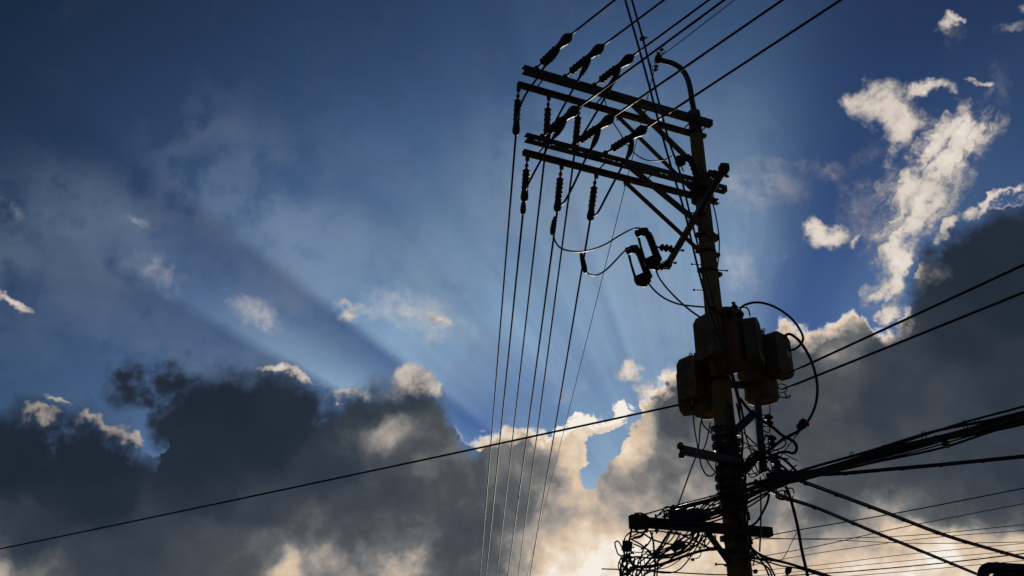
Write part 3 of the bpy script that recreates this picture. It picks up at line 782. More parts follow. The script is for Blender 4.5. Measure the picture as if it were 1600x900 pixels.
wire('cutout_lead', spline(px_path([(1012, 441), (1024, 455), (1040, 467), (1060, 475), (1080, 478), (1103, 480)], 13.86, 12.55)), .014, CABLE,
     'black lead from the lower fuse cutout curving right to the pole', 'jumper wire', 'leads from the cutouts to the transformers')
wire('cutout_lead', spline(px_path([(1024, 417), (1029, 432), (1041, 449), (1059, 468), (1080, 486), (1102, 501)], 13.62, 12.2)), .014, CABLE,
     'black lead from the upper fuse cutout running diagonally down to the big transformer', 'jumper wire', 'leads from the cutouts to the transformers')

# ------------------------------------------------------------------ transformers
def curve_text(txt, size, centre, rad, z, phi):
    """painted lettering bent round the tank: flat text remapped on the cylinder"""
    cu = bpy.data.curves.new('txt', 'FONT'); cu.body = txt; cu.size = size; cu.align_x = 'CENTER'; cu.align_y = 'CENTER'; cu.resolution_u = 3
    cu.extrude = 0.0
    ob = bpy.data.objects.new('txt', cu); COL.objects.link(ob)
    dg = bpy.context.evaluated_depsgraph_get()
    me = bpy.data.meshes.new_from_object(ob.evaluated_get(dg))
    bm = bmesh.new(); bm.from_mesh(me)
    bmesh.ops.triangulate(bm, faces=bm.faces[:])
    bmesh.ops.subdivide_edges(bm, edges=bm.edges[:], cuts=2, use_grid_fill=True)
    vs = [v.co.copy() for v in bm.verts]; bm.verts.index_update(); fs = [[v.index for v in f.verts] for f in bm.faces]
    bm.free(); bpy.data.objects.remove(ob); bpy.data.curves.remove(cu); bpy.data.meshes.remove(me)
    out = []
    for v in vs:
        a = phi + v.x / rad
        out.append(Vector((centre[0] + rad * sin(a), centre[1] - rad * cos(a), z + v.y)))
    return out, fs
def ring(centre, rad, z, phi, r0, r1, n=40):
    vs = []; fs = []
    for k in range(n):
        t = 2 * pi * k / n
        for r in (r0, r1):
            a = phi + r * cos(t) / rad; vs.append(Vector((centre[0] + rad * sin(a), centre[1] - rad * cos(a), z + r * sin(t))))
    for k in range(n):
        k2 = (k + 1) % n; fs.append([2 * k, 2 * k2, 2 * k2 + 1, 2 * k + 1])
    return vs, fs
def patch(centre, rad, z, phi, poly):
    vs = [Vector((centre[0] + rad * sin(phi + x / rad), centre[1] - rad * cos(phi + x / rad), z + y)) for x, y in poly]
    return vs, [list(range(len(vs)))]

def transformer(cx, cy, z0, z1, r, fins, label, lv_dir=None, bush=(), marks=False, plate=False):
    """cx, cy tank axis; fins = list of (bearing from straight-at-viewer in degrees, + to the right; z fraction lo, hi)"""
    t = thing('transformer', (cx, cy, z0), label, 'transformer', 'pole transformers')
    gap = .030; H = z1 - z0; c0 = Vector((cx, cy, z0)); c1_ = Vector((cx, cy, z1))
    tank = MB().lathe(c0, c1_, [(0, r * .72), (.012, r * .9), (.03, r * .93), (.045, r), (.06, r * 1.03), (.085, r * 1.03), (.1, r), (.93, r), (.935, r * 1.05), (.985, r * 1.05)], 40).build('tank', TANK, t)
    MB().lathe(c1_ - Vector((0, 0, .012)), c1_ + Vector((0, 0, .075)), [(0, r * 1.07), (.12, r * 1.07), (.2, r * .98), (.7, r * .72), (1, r * .4)], 40).build('lid', TANK, t)
    # lifting lugs on the rim
    for a in (25, 160, 275):
        a = radians(a); p = c1_ + Vector((sin(a) * r * .86, -cos(a) * r * .86, .05))
        k = MB(); k.tube([p + Vector((.018 * cos(q), 0, .04 + .018 * sin(q))) for q in [i * pi / 5 for i in range(11)]], .007, 6); k.tube([p - Vector((0, 0, .03)), p + Vector((0, 0, .025))], .01, 6)
        k.build('lifting_lug', RUSTY, t)
    for bearing, lo, hi, wid, n in fins:
        a = radians(bearing); nrm = Vector((sin(a), -cos(a), 0)); tan_ = Vector((cos(a), sin(a), 0))
        zl, zh = z0 + H * lo, z0 + H * hi
        rad_ = MB()
        for j in range(n):
            dist = r + .032 + j * gap
            ch = .055 if j == n - 1 else .04
            w = wid / 2; h = (zh - zl)
            th = .0125
            poly = [(-w + ch, 0), (w - ch, 0), (w, ch), (w, h - ch * 1.1), (w - ch * 1.1, h), (-w + ch * 1.1, h), (-w, h - ch * 1.1), (-w, ch)]
            vs = []
            for dd in (dist - th, dist + th):
                for x, y in poly: vs.append(Vector((cx, cy, zl)) + nrm * dd + tan_ * x + Vector((0, 0, y)))
            m_ = len(poly)
            rad_.add(vs, [[i, (i + 1) % m_, m_ + (i + 1) % m_, m_ + i] for i in range(m_)] + [list(range(m_))[::-1], list(range(m_, 2 * m_))], False)
        ro = rad_.build('radiator', FINM, t)
        k = MB()
        for zz in (zl + .07, zh - .07):
            p = Vector((cx, cy, zz)); k.tube([p + nrm * (r - .02), p + nrm * (r + .032 + (n - 1) * gap + .02)], .026, 10)
        k.build('header_pipe', FINM, ro)
        # pressed ribs on the outer face
        k = MB(); dist = r + .032 + (n - 1) * gap + .0125
        for x in (-.27, -.13, 0, .13, .27):
            p = Vector((cx, cy, 0)) + nrm * dist + tan_ * (x * wid); k.tube([p + Vector((0, 0, zl + .12)), p + Vector((0, 0, zh - .12))], .0065, 6)
        k.build('pressed_rib', FINM, ro)
        if plate and bearing == fins[0][0]:
            p = Vector((cx, cy, zl + (zh - zl) * .55)) + nrm * (dist + .004) + tan_ * (wid * .22)
            pl = MB(); d_ = .006
            vs = [p + nrm * s_ * d_ + tan_ * x + Vector((0, 0, y)) for s_ in (-1, 1) for x, y in ((-.04, -.055), (.04, -.055), (.04, .055), (-.04, .055))]
            pl.add(vs, [[0, 1, 5, 4], [1, 2, 6, 5], [2, 3, 7, 6], [3, 0, 4, 7], [3, 2, 1, 0], [4, 5, 6, 7]], False); pl.build('rating_plate', TAG, t)
    if lv_dir is not None:
        for da in (-33, 0, 33):
            a = radians(lv_dir + da); nrm = Vector((sin(a), -cos(a), 0)); p = Vector((cx, cy, z0 + H * .875))
            MB().lathe(p + nrm * (r - .01), p + nrm * (r + .075), [(0, .045), (.3, .045), (.5, .035), (1, .033)], 16).build('low_voltage_bushing', RUBBER, t)
    for a, rr, h in bush:
        a = radians(a); p = c1_ + Vector((sin(a) * r * rr, -cos(a) * r * rr, .03))
        MB().lathe(p, p + Vector((0, 0, h)), shed_profile(4, .03, .052, 0, .72) + [(.74, .022), (1, .02)], 14).build('high_voltage_bushing', PORC, t)
    # hanger bracket to the pole
    dv = Vector((PX - cx, PY - cy, 0)); L = dv.length; dv.normalize()
    for f in (.25, .75):
        k = MB(); k.prism(sq(.13, .06, .006), Vector((cx, cy, z0 + H * f)) + dv * (r - .01), Vector((cx, cy, z0 + H * f)) + dv * (L - prad(z0) * .9)); k.build('hanger_bracket', RUSTY, t)
    if marks:
        R_ = r + .0035; C_ = (cx, cy); ph0 = radians(marks)
        mk = MB()
        zA, zB, zC = z0 + H * .56, z0 + H * .405, z0 + H * .24
        for zz in (zA, zB): mk.add(*ring(C_, R_, zz, ph0, .040, .052), smooth=False)
        mk.add(*patch(C_, R_ , zA, ph0, [(.008, .032), (-.020, -.004), (-.002, -.004), (-.010, -.033), (.021, .006), (.003, .006)]), smooth=False)
        mk.add(*curve_text('8', .078, C_, R_, zB, ph0), smooth=False)
        mk.add(*curve_text('100', .165, C_, R_, zC, ph0 - .05), smooth=False)
        mk.add(*curve_text('2300~', .085, C_, R_, zC - .135, ph0 - .02), smooth=False)
        mk.build('painted_marking', REDP, tank)
        # handle-like drain hook
        k = MB(); a = radians(marks - 4); k.tube(spline([Vector((cx + (r + o) * sin(a + w), cy - (r + o) * cos(a + w), z0 + H * .79 + z)) for w, o, z in ((-.12, 0, .02), (-.1, .035, 0), (.1, .05, -.025), (.3, .03, 0), (.42, 0, .06))], 5), .007, 6)
        k.build('wire_bracket', STEEL, tank)
    return t

cA = at_y(1137, 530, PY - .42)
zt = at_y(1139, 492, cA.y).z; zb = at_y(1139, 577, cA.y).z
transformer(cA.x, cA.y, zb, zt, .225, [(-60, .10, .86, .36, 6), (66, .06, .80, .34, 6)],
            'large upper transformer in the middle with red numbers on its tan tank', lv_dir=2, bush=((95, .62, .16), (-120, .6, .16)), marks=1.5)
cB = at_y(1185, 570, PY + .10)
zt = at_y(1185, 533, cB.y).z; zb = at_y(1185, 628, cB.y).z
transformer(cB.x, cB.y, zb, zt, .225, [(44, .30, .98, .36, 6), (-40, .24, .88, .30, 4)],
            'right hand transformer with a small pale plate on its radiator', bush=((20, .5, .12),), plate=True)
cC = at_y(1103, 605, PY + .36)
zt = at_y(1103, 564, cC.y).z; zb = at_y(1103, 650, cC.y).z
transformer(cC.x, cC.y, zb, zt, .20, [(-55, .24, .96, .34, 5), (-112, .10, .80, .34, 5)],
            'left hand transformer hung lower behind the pole with plain radiators', bush=((-60, .5, .1),))

# arcs of heavy lead around the right-hand transformers
wire('service_lead', spline(px_path([(1154, 492), (1158, 481), (1168, 475), (1183, 472.5), (1202, 476), (1222, 486), (1240, 501), (1251, 517), (1255, 529), (1251, 538), (1243, 545), (1231, 548)], 12.0, 12.25)), .0165, CABLE,
     'thick black lead arching high over the two right transformers', 'cable', 'looped leads beside the transformers')
wire('service_lead', spline(px_path([(1220, 534), (1224, 527), (1232, 522), (1240, 525), (1250, 534), (1262, 552), (1271, 573), (1276.5, 597), (1277, 617), (1273, 637), (1264, 656), (1256, 664)], 12.35, 12.3)), .0195, CABLE,
     'heavy black loop hanging right of the transformers down to the red taped joint', 'cable', 'looped leads beside the transformers')
wire('service_lead', spline(px_path([(1148, 484), (1152, 480.5), (1165, 481), (1166, 480), (1170, 485), (1172, 494)], 12.0, 12.0)), .010, CABLE,
     'thin lead crossing the lid of the large middle transformer', 'cable', 'looped leads beside the transformers')
j = thing('cable_joint', at_y(1253, 667, 12.3), 'red taped cable joint at the bottom of the heavy loop', 'cable joint')
MB().lathe(at_y(1258, 660, 12.3), at_y(1247, 670, 12.3), [(-.1, .02), (0, .04), (.2, .06), (.45, .062), (.6, .045), (.8, .052), (1, .03)], 12).build('sleeve', RUBBER, j)
MB().lathe(at_y(1259.5, 658.5, 12.3), at_y(1256.3, 662, 12.3), [(0, .052), (.3, .068), (.8, .066), (1, .05)], 12).build('tape', REDP, j)

# ------------------------------------------------------------------ pair of heavy cables from overhead
def overhead(pts, y0, z_top, label, r):
    # far end at the pole, near end overhead: depth varies evenly in space
    n = len(pts); P = []
    a = at_y(*pts[-1], y0); b = at_z(*pts[0], z_top)
    for i, (x, y) in enumerate(pts):
        # pick depth so that the height runs evenly between the ends
        f = (pts[-1][1] - y) / (pts[-1][1] - pts[0][1])
        zz = a.z + (b.z - a.z) * f ** .92
        P.append(at_z(x, y, zz))
    return wire('service_cable', [P[0] + (P[0] - P[1]) * 1.5] + spline(P, 5), r, CABLE, label, 'cable', 'twin cables dropping from overhead')
overhead([(977, 0), (997, 70), (1016, 140), (1033, 205), (1050, 265), (1070, 332), (1086, 400), (1100, 455), (1113, 496), (1127, 536), (1140, 577), (1150, 612), (1157, 640)], 11.75, 10.2,
         'left one of the two heavy cables dropping steeply past the hooked pipe', .0145)
overhead([(987.5, 0), (1007, 70), (1029, 158), (1046, 222), (1062, 268), (1079, 338), (1094, 396), (1108, 446), (1123, 505), (1136, 552), (1147, 592), (1155, 622), (1163, 660)], 11.72, 10.2,
         'right one of the two heavy cables dropping steeply past the hooked pipe', .0135)
k = MB(); p = at_z(1004, 60, 9.7); k.box(p, .05, .05, .045, .4); k.tube([p, p + Vector((.06, 0, .015))], .01, 6)
tag(k.build('cable_clip', STEEL, None, origin=p), 'tiny clip on the right one of the two steep cables above the crossarms', 'cable clip')

# messenger wire from the hook pipe, forward and back
h0 = at_y(1033, 88, PY)
wire('guard_wire', sagline(h0, h0 + (at_z(1147, 0, h0.z + .3) - h0) * 2.2, .004), .0075, ALU, 'thin guard wire rising from the hooked pipe to the upper right', 'power line')
h1 = at_y(1024, 103, PY)
gw = [h1, at_y(1001, 217, 15.2), at_y(952, 425, 20.5), at_y(933, 502, 23.5), at_y(891, 669, 31), at_y(833, 860, 48), at_y(815, 920, 58)]
gp = []
zz0 = h1.z
for x, y in ((1024, 103), (1001, 217), (977, 317), (952, 425), (933, 502), (891, 669), (862, 765), (833, 860), (813, 925)):
    gp.append((x, y))
P = [at_y(x, y, 12.5 + 0.0) for x, y in gp]
# straight run: second point fixed by where it leaves the frame
far = at_z(833, 860, h1.z - 3.2)
wire('guard_wire', sagline(h1, far + (far - h1) * .3, .05, 30), .0070, ALU, 'thin pale guard wire running from the hooked pipe down to the lower left', 'power line')
k = MB()
for i, (dx_, dy_, rr) in enumerate(((1031, 82, .05), (1024, 107, .045), (1036, 80, .035), (1021, 100, .04))):
    c = at_y(dx_, dy_, PY - .03 * i); k.tube([c + Vector((rr * cos(a), .02 * sin(2 * a), rr * 1.3 * sin(a))) for a in [q * pi / 8 for q in range(16)]], .006, 5)
for x, y in ((1034, 78), (1029, 84), (1024, 109), (1026, 104)):
    c = at_y(x, y, PY - .04); k.lathe(c - Vector((.02, 0, .025)), c + Vector((.02, 0, .03)), [(0, .012), (.3, .026), (.7, .026), (1, .01)], 8)
tag(k.build('wire_grip', STEEL, None, origin=at_y(1028, 95, PY)), 'coiled grips of thin wire at the tip of the hooked pipe', 'wire grip')

wire('pole_lead', spline([at_y(x, y, PY - .13 + .16 * i / 6) for i, (x, y) in enumerate(((1114, 318), (1120, 345), (1124, 378), (1122, 410), (1117, 440), (1114, 465), (1116, 485)))]), .010, CABLE,
     'thin lead hanging close along the right side of the upper pole', 'cable')
wire('pole_lead', spline([at_y(x, y, 12.2) for x, y in ((945, 155), (952, 180), (967, 205), (987, 235), (1010, 250), (1035, 250), (1052, 244), (1062, 252), (1068, 268))]), .009, CABLE,
     'thin lead sagging under the braces between the two crossarms', 'cable')

# ------------------------------------------------------------------ long spans left and right
s0 = Vector((PX - .2, PY + .55, 0)); s0 = at_y(1064, 632, PY + .5)
e = at_z(0, 856, s0.z - .25)
wire('span_wire', sagline(s0, e + (e - s0) * .4, .03, 24), .0150, CABLE, 'single long wire crossing the dark clouds from the transformers to the left edge', 'cable')
for (x0, y0), (x1, y1), Y, lab in (((1233, 583), (1600, 413), 12.3, 'upper'), ((1222, 609), (1600, 456), 12.32, 'lower')):
    s0 = at_y(x0, y0, Y); e = at_z(x1, y1, s0.z + .12)
    wire('span_wire', sagline(s0, e + (e - s0) * 1.2, .006, 20), .0150, CABLE, f'{lab} one of two wires rising right from the right hand transformer', 'cable', 'wires leaving the right transformer')
k = MB()
for pts in ([(1222, 609), (1215, 604), (1219, 600), (1227, 602), (1230, 608), (1225, 613)], [(1219, 614), (1226, 613), (1229, 620), (1235, 618), (1232, 622), (1219, 620)]):
    k.tube(spline([at_y(x, y, 12.32) for x, y in pts]), .008, 6)
tag(k.build('wire_grip', STEEL, None, origin=at_y(1222, 609, 12.32)), 'twisted wire grip where the lower span wire meets the right transformer', 'wire grip')

# bundle to the right: many cables, each with its own sag and thickness
rnd = random.Random(4)
bun = [((1236, 742), (1400, 693), (1600, 634), .013, 0), ((1238, 741), (1420, 686), (1600, 643), .018, 0), ((1240, 744), (1400, 700), (1600, 647), .024, 1), ((1236, 747), (1430, 695), (1600, 652), .028, 1),
       ((1238, 750), (1380, 712), (1600, 655), .024, 1), ((1230, 752), (1440, 697), (1600, 659), .016, 1), ((1234, 754), (1360, 720), (1600, 650), .016, 0), ((1240, 752), (1450, 704), (1600, 661), .014, 1), ((1250, 750), (1470, 694), (1600, 662), .010, 0)]
bl = ['topmost thin cable of the bundle climbing to the right edge', 'second cable from the top of the bundle climbing to the right edge']
for i, (a, m_, b, r, q) in enumerate(bun):
    Y0 = 12.15 + .05 * (i % 3)
    A = at_y(*a, Y0); Bz = at_z(*b, A.z + .12); Mm = at_z(*m_, A.z + .04)
    P = spline([at_y(1168 + 6 * i, 764 - i, 12.3 - .02 * i), A, Mm, Bz, Bz + (Bz - Mm) * 1.6], 10)
    P = [p + Vector((0, 0, .010 * sin(j * .55 + i * 1.7))) for j, p in enumerate(P)]
    wire('bundle_cable', P, r, CABLE, bl[i] if i < 2 else 'black cable packed in the thick bundle climbing to the right edge', 'cable', 'cables of the right bundle')
for i, (x, y) in enumerate(((1331, 713), (1381, 702), (1444, 681), (1463, 687), (1508, 664), (1528, 660), (1478, 694))):
    A = at_z(x, y, 4.95); k = MB()
    if i in (6,): k.box(A, .09, .05, .07, .6, .01)
    else:
        k.tube([A + Vector((.02 * cos(a), .03 * sin(a), .055 * sin(a + .6))) for a in [q * pi / 6 for q in range(13)]], .006, 5)
    lab = 'little box clipped under the bundle near the right edge' if i == 6 else ['wire tie sticking up where the bundle begins', 'wire tie hanging under the first third of the bundle', 'triangular wire tie above the middle of the bundle', 'wire tie on the lower side of the middle of the bundle', 'left one of two wire ties near the right edge', 'right one of two wire ties near the right edge'][i]
    tag(k.build('cable_tie' if i != 6 else 'cable_clip', RUBBER, None, origin=A), lab, 'cable tie' if i != 6 else 'cable clip', 'ties along the bundle')

def lashed(pts, Y0, r, label, ties, group='lashed telephone cables'):
    """thick telephone cable lashed to its messenger, with ties"""
    A = at_y(*pts[0], Y0); P = [A]
    for x, y in pts[1:]: P.append(at_z(x, y, A.z - .02))
    P.append(P[-1] + (P[-1] - P[-2]) * 1.2)
    S_ = spline(P, 10)
    t = thing('telephone_cable', A, label, 'cable', group)
    MB().tube(S_, r, 8).build('sheath', CABLE, t)
    MB().tube([p + Vector((0, 0, r * 1.25)) for p in S_], r * .32, 5).build('messenger_wire', ALU, t)
    for f in ties:
        i = int(f * (len(S_) - 12)); p = S_[i]; d_ = (S_[i + 1] - p).normalized()
        MB().tube([p - d_ * .025, p + d_ * .025], r * 1.35, 8).build('tie', RUBBER, t)
lashed([(1224, 738), (1290, 742), (1401, 733), (1479, 726), (1600, 714)], 12.2, .019, 'thick cable running nearly level to the right edge below the bundle', (.35, .55, .75, .92))
lashed([(1222, 742), (1280, 763), (1380, 800), (1486, 840), (1600, 873)], 12.25, .024, 'upper one of two thick cables slanting down to the lower right corner', (.2, .34, .48, .6, .72, .84, .95))
lashed([(1180, 752), (1225, 777), (1280, 796), (1369, 833), (1443, 863), (1530, 899)], 12.3, .022, 'lower one of two thick cables slanting down to the lower right corner', (.25, .4, .55, .68, .8, .92))

# thin far lines low on the right
farl = [((1150, 851), (1205, 836), (1400, 802), (1600, 763), 13.5, .010, 0), ((1176, 872), (1280, 853), (1400, 826), (1600, 787), 17, .011, 1), ((1150, 838), (1250, 842), (1420, 837), (1600, 820), 20, .011, 1), ((1160, 842), (1280, 843), (1430, 849), (1600, 847), 20, .011, 1),
        ((1170, 884), (1280, 864), (1450, 841), (1600, 829), 24, .012, 1), ((1170, 893), (1280, 883), (1420, 866), (1600, 849), 26, .012, 1), ((1180, 900), (1280, 890), (1430, 875), (1600, 860), 30, .013, 1), ((1240, 899), (1330, 893), (1472, 880), (1600, 865), 20, .015, 0), ((1290, 903), (1380, 896), (1480, 887), (1600, 876), 30, .014, 1)]
fl = ['dark thin wire highest of the fine lines low on the right', 'second highest of the fine lines low on the right', 'fine tan line sloping gently up just under the second highest', 'fine line sagging level toward the right edge',
      'fine tan line crossing the pale sky in the middle of the low right lines', 'fine tan line third from the lowest at the right edge', 'fine grey line just above the darker sagging wire', 'darker sagging wire above the bent pipe', 'lowest fine line ending behind the bent pipe']
for i, (a, b, c, d_, Y, r, tn) in enumerate(farl):
    P = [at_y(*p, Y + 3 * (1 - j / 3)) for j, p in enumerate((a, b, c, d_))]
    P.append(P[-1] + (P[-1] - P[-2])); P = [P[0] + (P[0] - P[1]) * (.2 if i else 0)] + P
    wire('far_line', spline(P, 6), r * (.72 if tn else .85), OFAR if tn else CABLE, fl[i], 'wire', 'fine wires low on the right')
P = [at_y(x, y, 15) for x, y in ((940, 889), (1000, 891), (1060, 895), (1120, 898), (1150, 898))]
wire('far_line', spline(P), .010, OFAR, 'fine wire passing below the cable tangle left of the pole', 'wire', 'fine wires low on the right')

# drop cable and diagonal drops right of the pole
wire('drop_cable', spline(px_path([(1228, 760), (1234, 775), (1241, 800), (1247, 826), (1253, 860), (1262, 900), (1268, 930)], 12.2, 12.2)), .020, CABLE, 'thick drop cable hanging from the bundle to the bottom edge right of the pole', 'cable')
wire('drop_cable', spline([at_y(x, y, 12.3) for x, y in ((1188, 745), (1189, 790), (1188.5, 830), (1187, 862))]), .011, ZINC, 'thin grey rod hanging straight down beside the lowest arm', 'cable')
wire('drop_cable', spline([at_y(x, y, 12.25) for x, y in ((1202, 772), (1199, 785), (1192, 800), (1183, 815), (1173, 822), (1164, 823))]), .016, CABLE, 'curved cable swinging from the bundle back to the pole above the lowest arm', 'cable')
drops = [([(1168, 850), (1180, 862), (1200, 872), (1230, 880), (1262, 890), (1300, 904)], .017), ([(1166, 868), (1185, 873), (1210, 876), (1240, 883), (1275, 893), (1310, 905)], .014), ([(1164, 874), (1180, 877), (1200, 887), (1208, 905)], .011), ([(1168, 852), (1182, 868), (1195, 885), (1205, 908)], .012), ([(1167, 848), (1185, 866), (1200, 880), (1214, 906)], .011), ([(1166, 872), (1190, 875), (1220, 884), (1250, 889), (1290, 902)], .010)]
for i, (pts, r) in enumerate(drops):
    wire('drop_cable', spline(px_path(pts, 12.3, 11.9)), r, CABLE, ['thick cable fanning out from the pole toward the bottom edge, topmost of its fan', 'cable of the fan running just under the topmost'][i] if i < 2 else 'thin cable of the fan leaving the right foot of the pole', 'cable', 'cables fanning out right of the pole foot')
wire('drop_cable', spline([at_y(x, y, 12.6) for x, y in ((1245, 832), (1236, 850), (1228, 866), (1221, 876))]), .005, OFAR, 'very thin tan wire slanting beside the thick drop cable', 'wire')
for i, (pts, lab) in enumerate((([(1100, 640), (1094, 668), (1091, 702), (1078, 738), (1060, 788)], 'thin wire slanting down left past the short side arm'),
                  ([(1083, 640), (1085, 668), (1091, 702), (1096, 728), (1104, 742), (1113, 743), (1120, 735)], 'wire hanging from the left transformer and looping under the short side arm'),
                  ([(1110, 660), (1104, 690), (1098, 705)], 'short wire between the left transformer and the short side arm'),
                  ([(1102, 715), (1110, 728), (1118, 738)], 'short wire from the short side arm to the pole'),
                  ([(1096, 652), (1098, 662), (1106, 672), (1117, 681)], 'small loop under the left transformer ending on the pole'))):
    wire('drop_wire', spline([at_y(x, y, 12.25 + .1 * i) for x, y in pts]), .010, CABLE, lab, 'wire')

# leads between the transformers and the spool rack
lead = [[(1156, 622), (1170, 640), (1188, 655), (1208, 668), (1222, 680), (1240, 690), (1245, 700), (1240, 708), (1225, 706), (1205, 712), (1190, 720)], [(1150, 612), (1158, 640), (1164, 675), (1173, 705), (1180, 722)], [(1151, 630), (1157, 660), (1161, 690), (1159, 715), (1158, 730)],
        [(1154, 630), (1158, 662), (1160, 700), (1160, 722)], [(1256, 668), (1244, 676), (1232, 682), (1220, 689), (1210, 697), (1198, 706)], [(1250, 674), (1240, 686), (1228, 702), (1218, 716)], [(1203, 632), (1203, 645), (1200, 652), (1192, 654)], [(1222, 684), (1228, 690), (1226, 697), (1216, 702), (1200, 708), (1186, 716)],
        [(1160, 690), (1170, 695), (1182, 698)], [(1168, 700), (1178, 704), (1186, 712), (1190, 725)], [(1162, 676), (1176, 690), (1188, 700)], [(1205, 678), (1200, 682), (1195, 677)], [(1192, 672), (1201, 676), (1203, 668), (1201, 661)],
        [(1198, 708), (1215, 713), (1230, 722), (1246, 738)], [(1190, 714), (1206, 718), (1222, 728), (1238, 742)], [(1163, 728), (1170, 714), (1182, 706), (1194, 708)], [(1166, 740), (1180, 722), (1196, 716), (1210, 722), (1218, 736)], [(1164, 732), (1168, 722), (1176, 714), (1184, 712)]]
lr = [.020, .010, .012, .009, .022, .007, .007, .010, .008, .009, .010, .007, .008, .018, .015, .013, .013, .010]
for i, pts in enumerate(lead):
    wire('rack_lead', spline(px_path(pts, 12.2 - .02 * (i % 4), 12.32)), lr[i], CABLE, ['heavy lead curving from the transformers around the spool rack'][0] if i == 0 else ('heavy lead from the red taped joint to the spool rack' if i == 4 else ('thin tie wire below the red taped joint' if i == 5 else 'black lead tangled around the spool rack under the transformers')), 'wire', 'leads around the spool rack')

# ------------------------------------------------------------------ tangle around the pole and along the lowest arm
def tangle(pts, r, Y=12.0, label='thin black cable in the tangle under the lowest arm', m=None, group='tangled cables left of the pole'):
    Ys = Y if isinstance(Y, tuple) else (Y, Y)
    return wire('tangled_cable', spline(px_path(pts, *Ys)), r, m or CABLE, label, 'cable', group)
over = 'cable lying along the top of the lowest arm toward the pole'
og = 'cables lying along the lowest arm'
for pts, r in (([(1000, 806), (1035, 796), (1080, 784), (1130, 771), (1175, 762), (1235, 746)], .010), ([(1045, 797), (1075, 789), (1120, 778), (1165, 765), (1230, 748)], .018), ([(1052, 800), (1085, 790), (1120, 781), (1160, 768), (1235, 750)], .014),
               ([(1040, 804), (1070, 800), (1110, 796), (1140, 786), (1175, 770), (1228, 752)], .016), ([(1060, 812), (1095, 806), (1125, 797), (1155, 785), (1190, 768), (1230, 756)], .020), ([(1070, 815), (1105, 812), (1130, 804), (1160, 790), (1190, 774), (1226, 757)], .016),
               ([(1090, 803), (1098, 790), (1112, 783), (1130, 779), (1150, 776)], .009), ([(1098, 812), (1112, 806), (1130, 800), (1140, 796), (1168, 780)], .014), ([(1060, 818), (1100, 818), (1135, 808), (1165, 795), (1200, 772)], .012),
               ([(1035, 808), (1065, 795), (1100, 786), (1140, 776), (1180, 766)], .008), ([(1140, 765), (1165, 758), (1200, 750), (1240, 742)], .022), ([(1150, 772), (1180, 762), (1210, 752), (1245, 746)], .022), ([(1160, 780), (1185, 768), (1210, 758), (1240, 750)], .018)):
    tangle(pts, r, (11.75, 12.1), over, group=og)
lowp = [([(990, 812), (993, 804), (1001, 802), (1010, 806), (1018, 814), (1030, 822)], .012), ([(1034, 800), (1020, 813), (1012, 822), (1003, 838), (987, 842)], .010), ([(987, 822), (986, 832), (984, 842), (980, 860)], .013),
        ([(976, 868), (975, 846), (982, 834), (992, 831), (1005, 834), (1022, 844), (1045, 850), (1062, 850), (1078, 840), (1084, 828)], .010), ([(985, 842), (1000, 850), (1010, 858), (1016, 866)], .010), ([(1012, 825), (1003, 836), (990, 840)], .010),
        ([(1016, 830), (1020, 842), (1022, 860), (1024, 880), (1022, 903)], .012), ([(1050, 828), (1040, 840), (1034, 850), (1028, 862), (1018, 872), (1008, 884), (994, 903)], .013), ([(1046, 830), (1036, 848), (1028, 858), (1020, 868)], .014), ([(1048, 832), (1040, 848), (1034, 858), (1026, 866)], .010),
        ([(981, 872), (995, 870), (1012, 872), (1034, 872), (1052, 870), (1072, 862), (1090, 850), (1098, 834)], .011), ([(982, 890), (1000, 886), (1022, 883), (1042, 880), (1062, 872), (1088, 862), (1112, 858), (1130, 858)], .013), ([(980, 868), (990, 883), (1004, 886), (1020, 885), (1045, 878), (1075, 867), (1100, 860), (1120, 858)], .018),
        ([(962, 856), (961, 848), (966, 846), (972, 856), (976, 868)], .009), ([(962, 855), (966, 866), (975, 870)], .009), ([(971, 902), (970, 886), (976, 872), (984, 864)], .010), ([(985, 872), (980, 882), (982, 893), (990, 903)], .011), ([(976, 870), (972, 880), (969, 895), (970, 905)], .012),
        ([(980, 858), (979, 875), (981, 905)], .011), ([(1000, 870), (996, 884), (994, 905)], .010), ([(1010, 850), (1004, 862), (1001, 880), (1004, 905)], .009), ([(1030, 862), (1028, 882), (1026, 905)], .010), ([(1088, 826), (1078, 848), (1066, 860), (1050, 866), (1030, 868)], .012), ([(1094, 835), (1082, 852), (1064, 864), (1040, 869), (1025, 870)], .010),
        ([(1060, 845), (1072, 838), (1086, 832), (1096, 822)], .012), ([(1040, 832), (1056, 832), (1074, 840), (1092, 848), (1110, 856), (1124, 852)], .009), ([(1082, 824), (1080, 834), (1088, 844), (1098, 852), (1110, 858)], .009), ([(1108, 830), (1112, 840), (1106, 850), (1100, 856)], .008),
        ([(1100, 846), (1104, 855), (1112, 860), (1122, 858)], .008), ([(1118, 836), (1118, 846), (1116, 854)], .010), ([(1105, 838), (1098, 848), (1090, 862), (1074, 870)], .008), ([(1020, 832), (1016, 845), (1008, 855), (1002, 858)], .010), ([(990, 850), (1002, 855), (1014, 860), (1018, 868), (1010, 866)], .009),
        ([(1064, 832), (1054, 848), (1040, 862), (1030, 876), (1014, 890), (1004, 903)], .010), ([(1078, 828), (1062, 846), (1048, 858), (1034, 866)], .010), ([(984, 840), (1004, 831), (1030, 830), (1052, 834), (1072, 836)], .009), ([(978, 884), (990, 876), (1004, 868), (1012, 862)], .008)]
for i, (pts, r) in enumerate(lowp):
    tangle(pts, r, (11.72 + .05 * (i % 5), 11.9 + .05 * (i % 4)))
rr = random.Random(11)
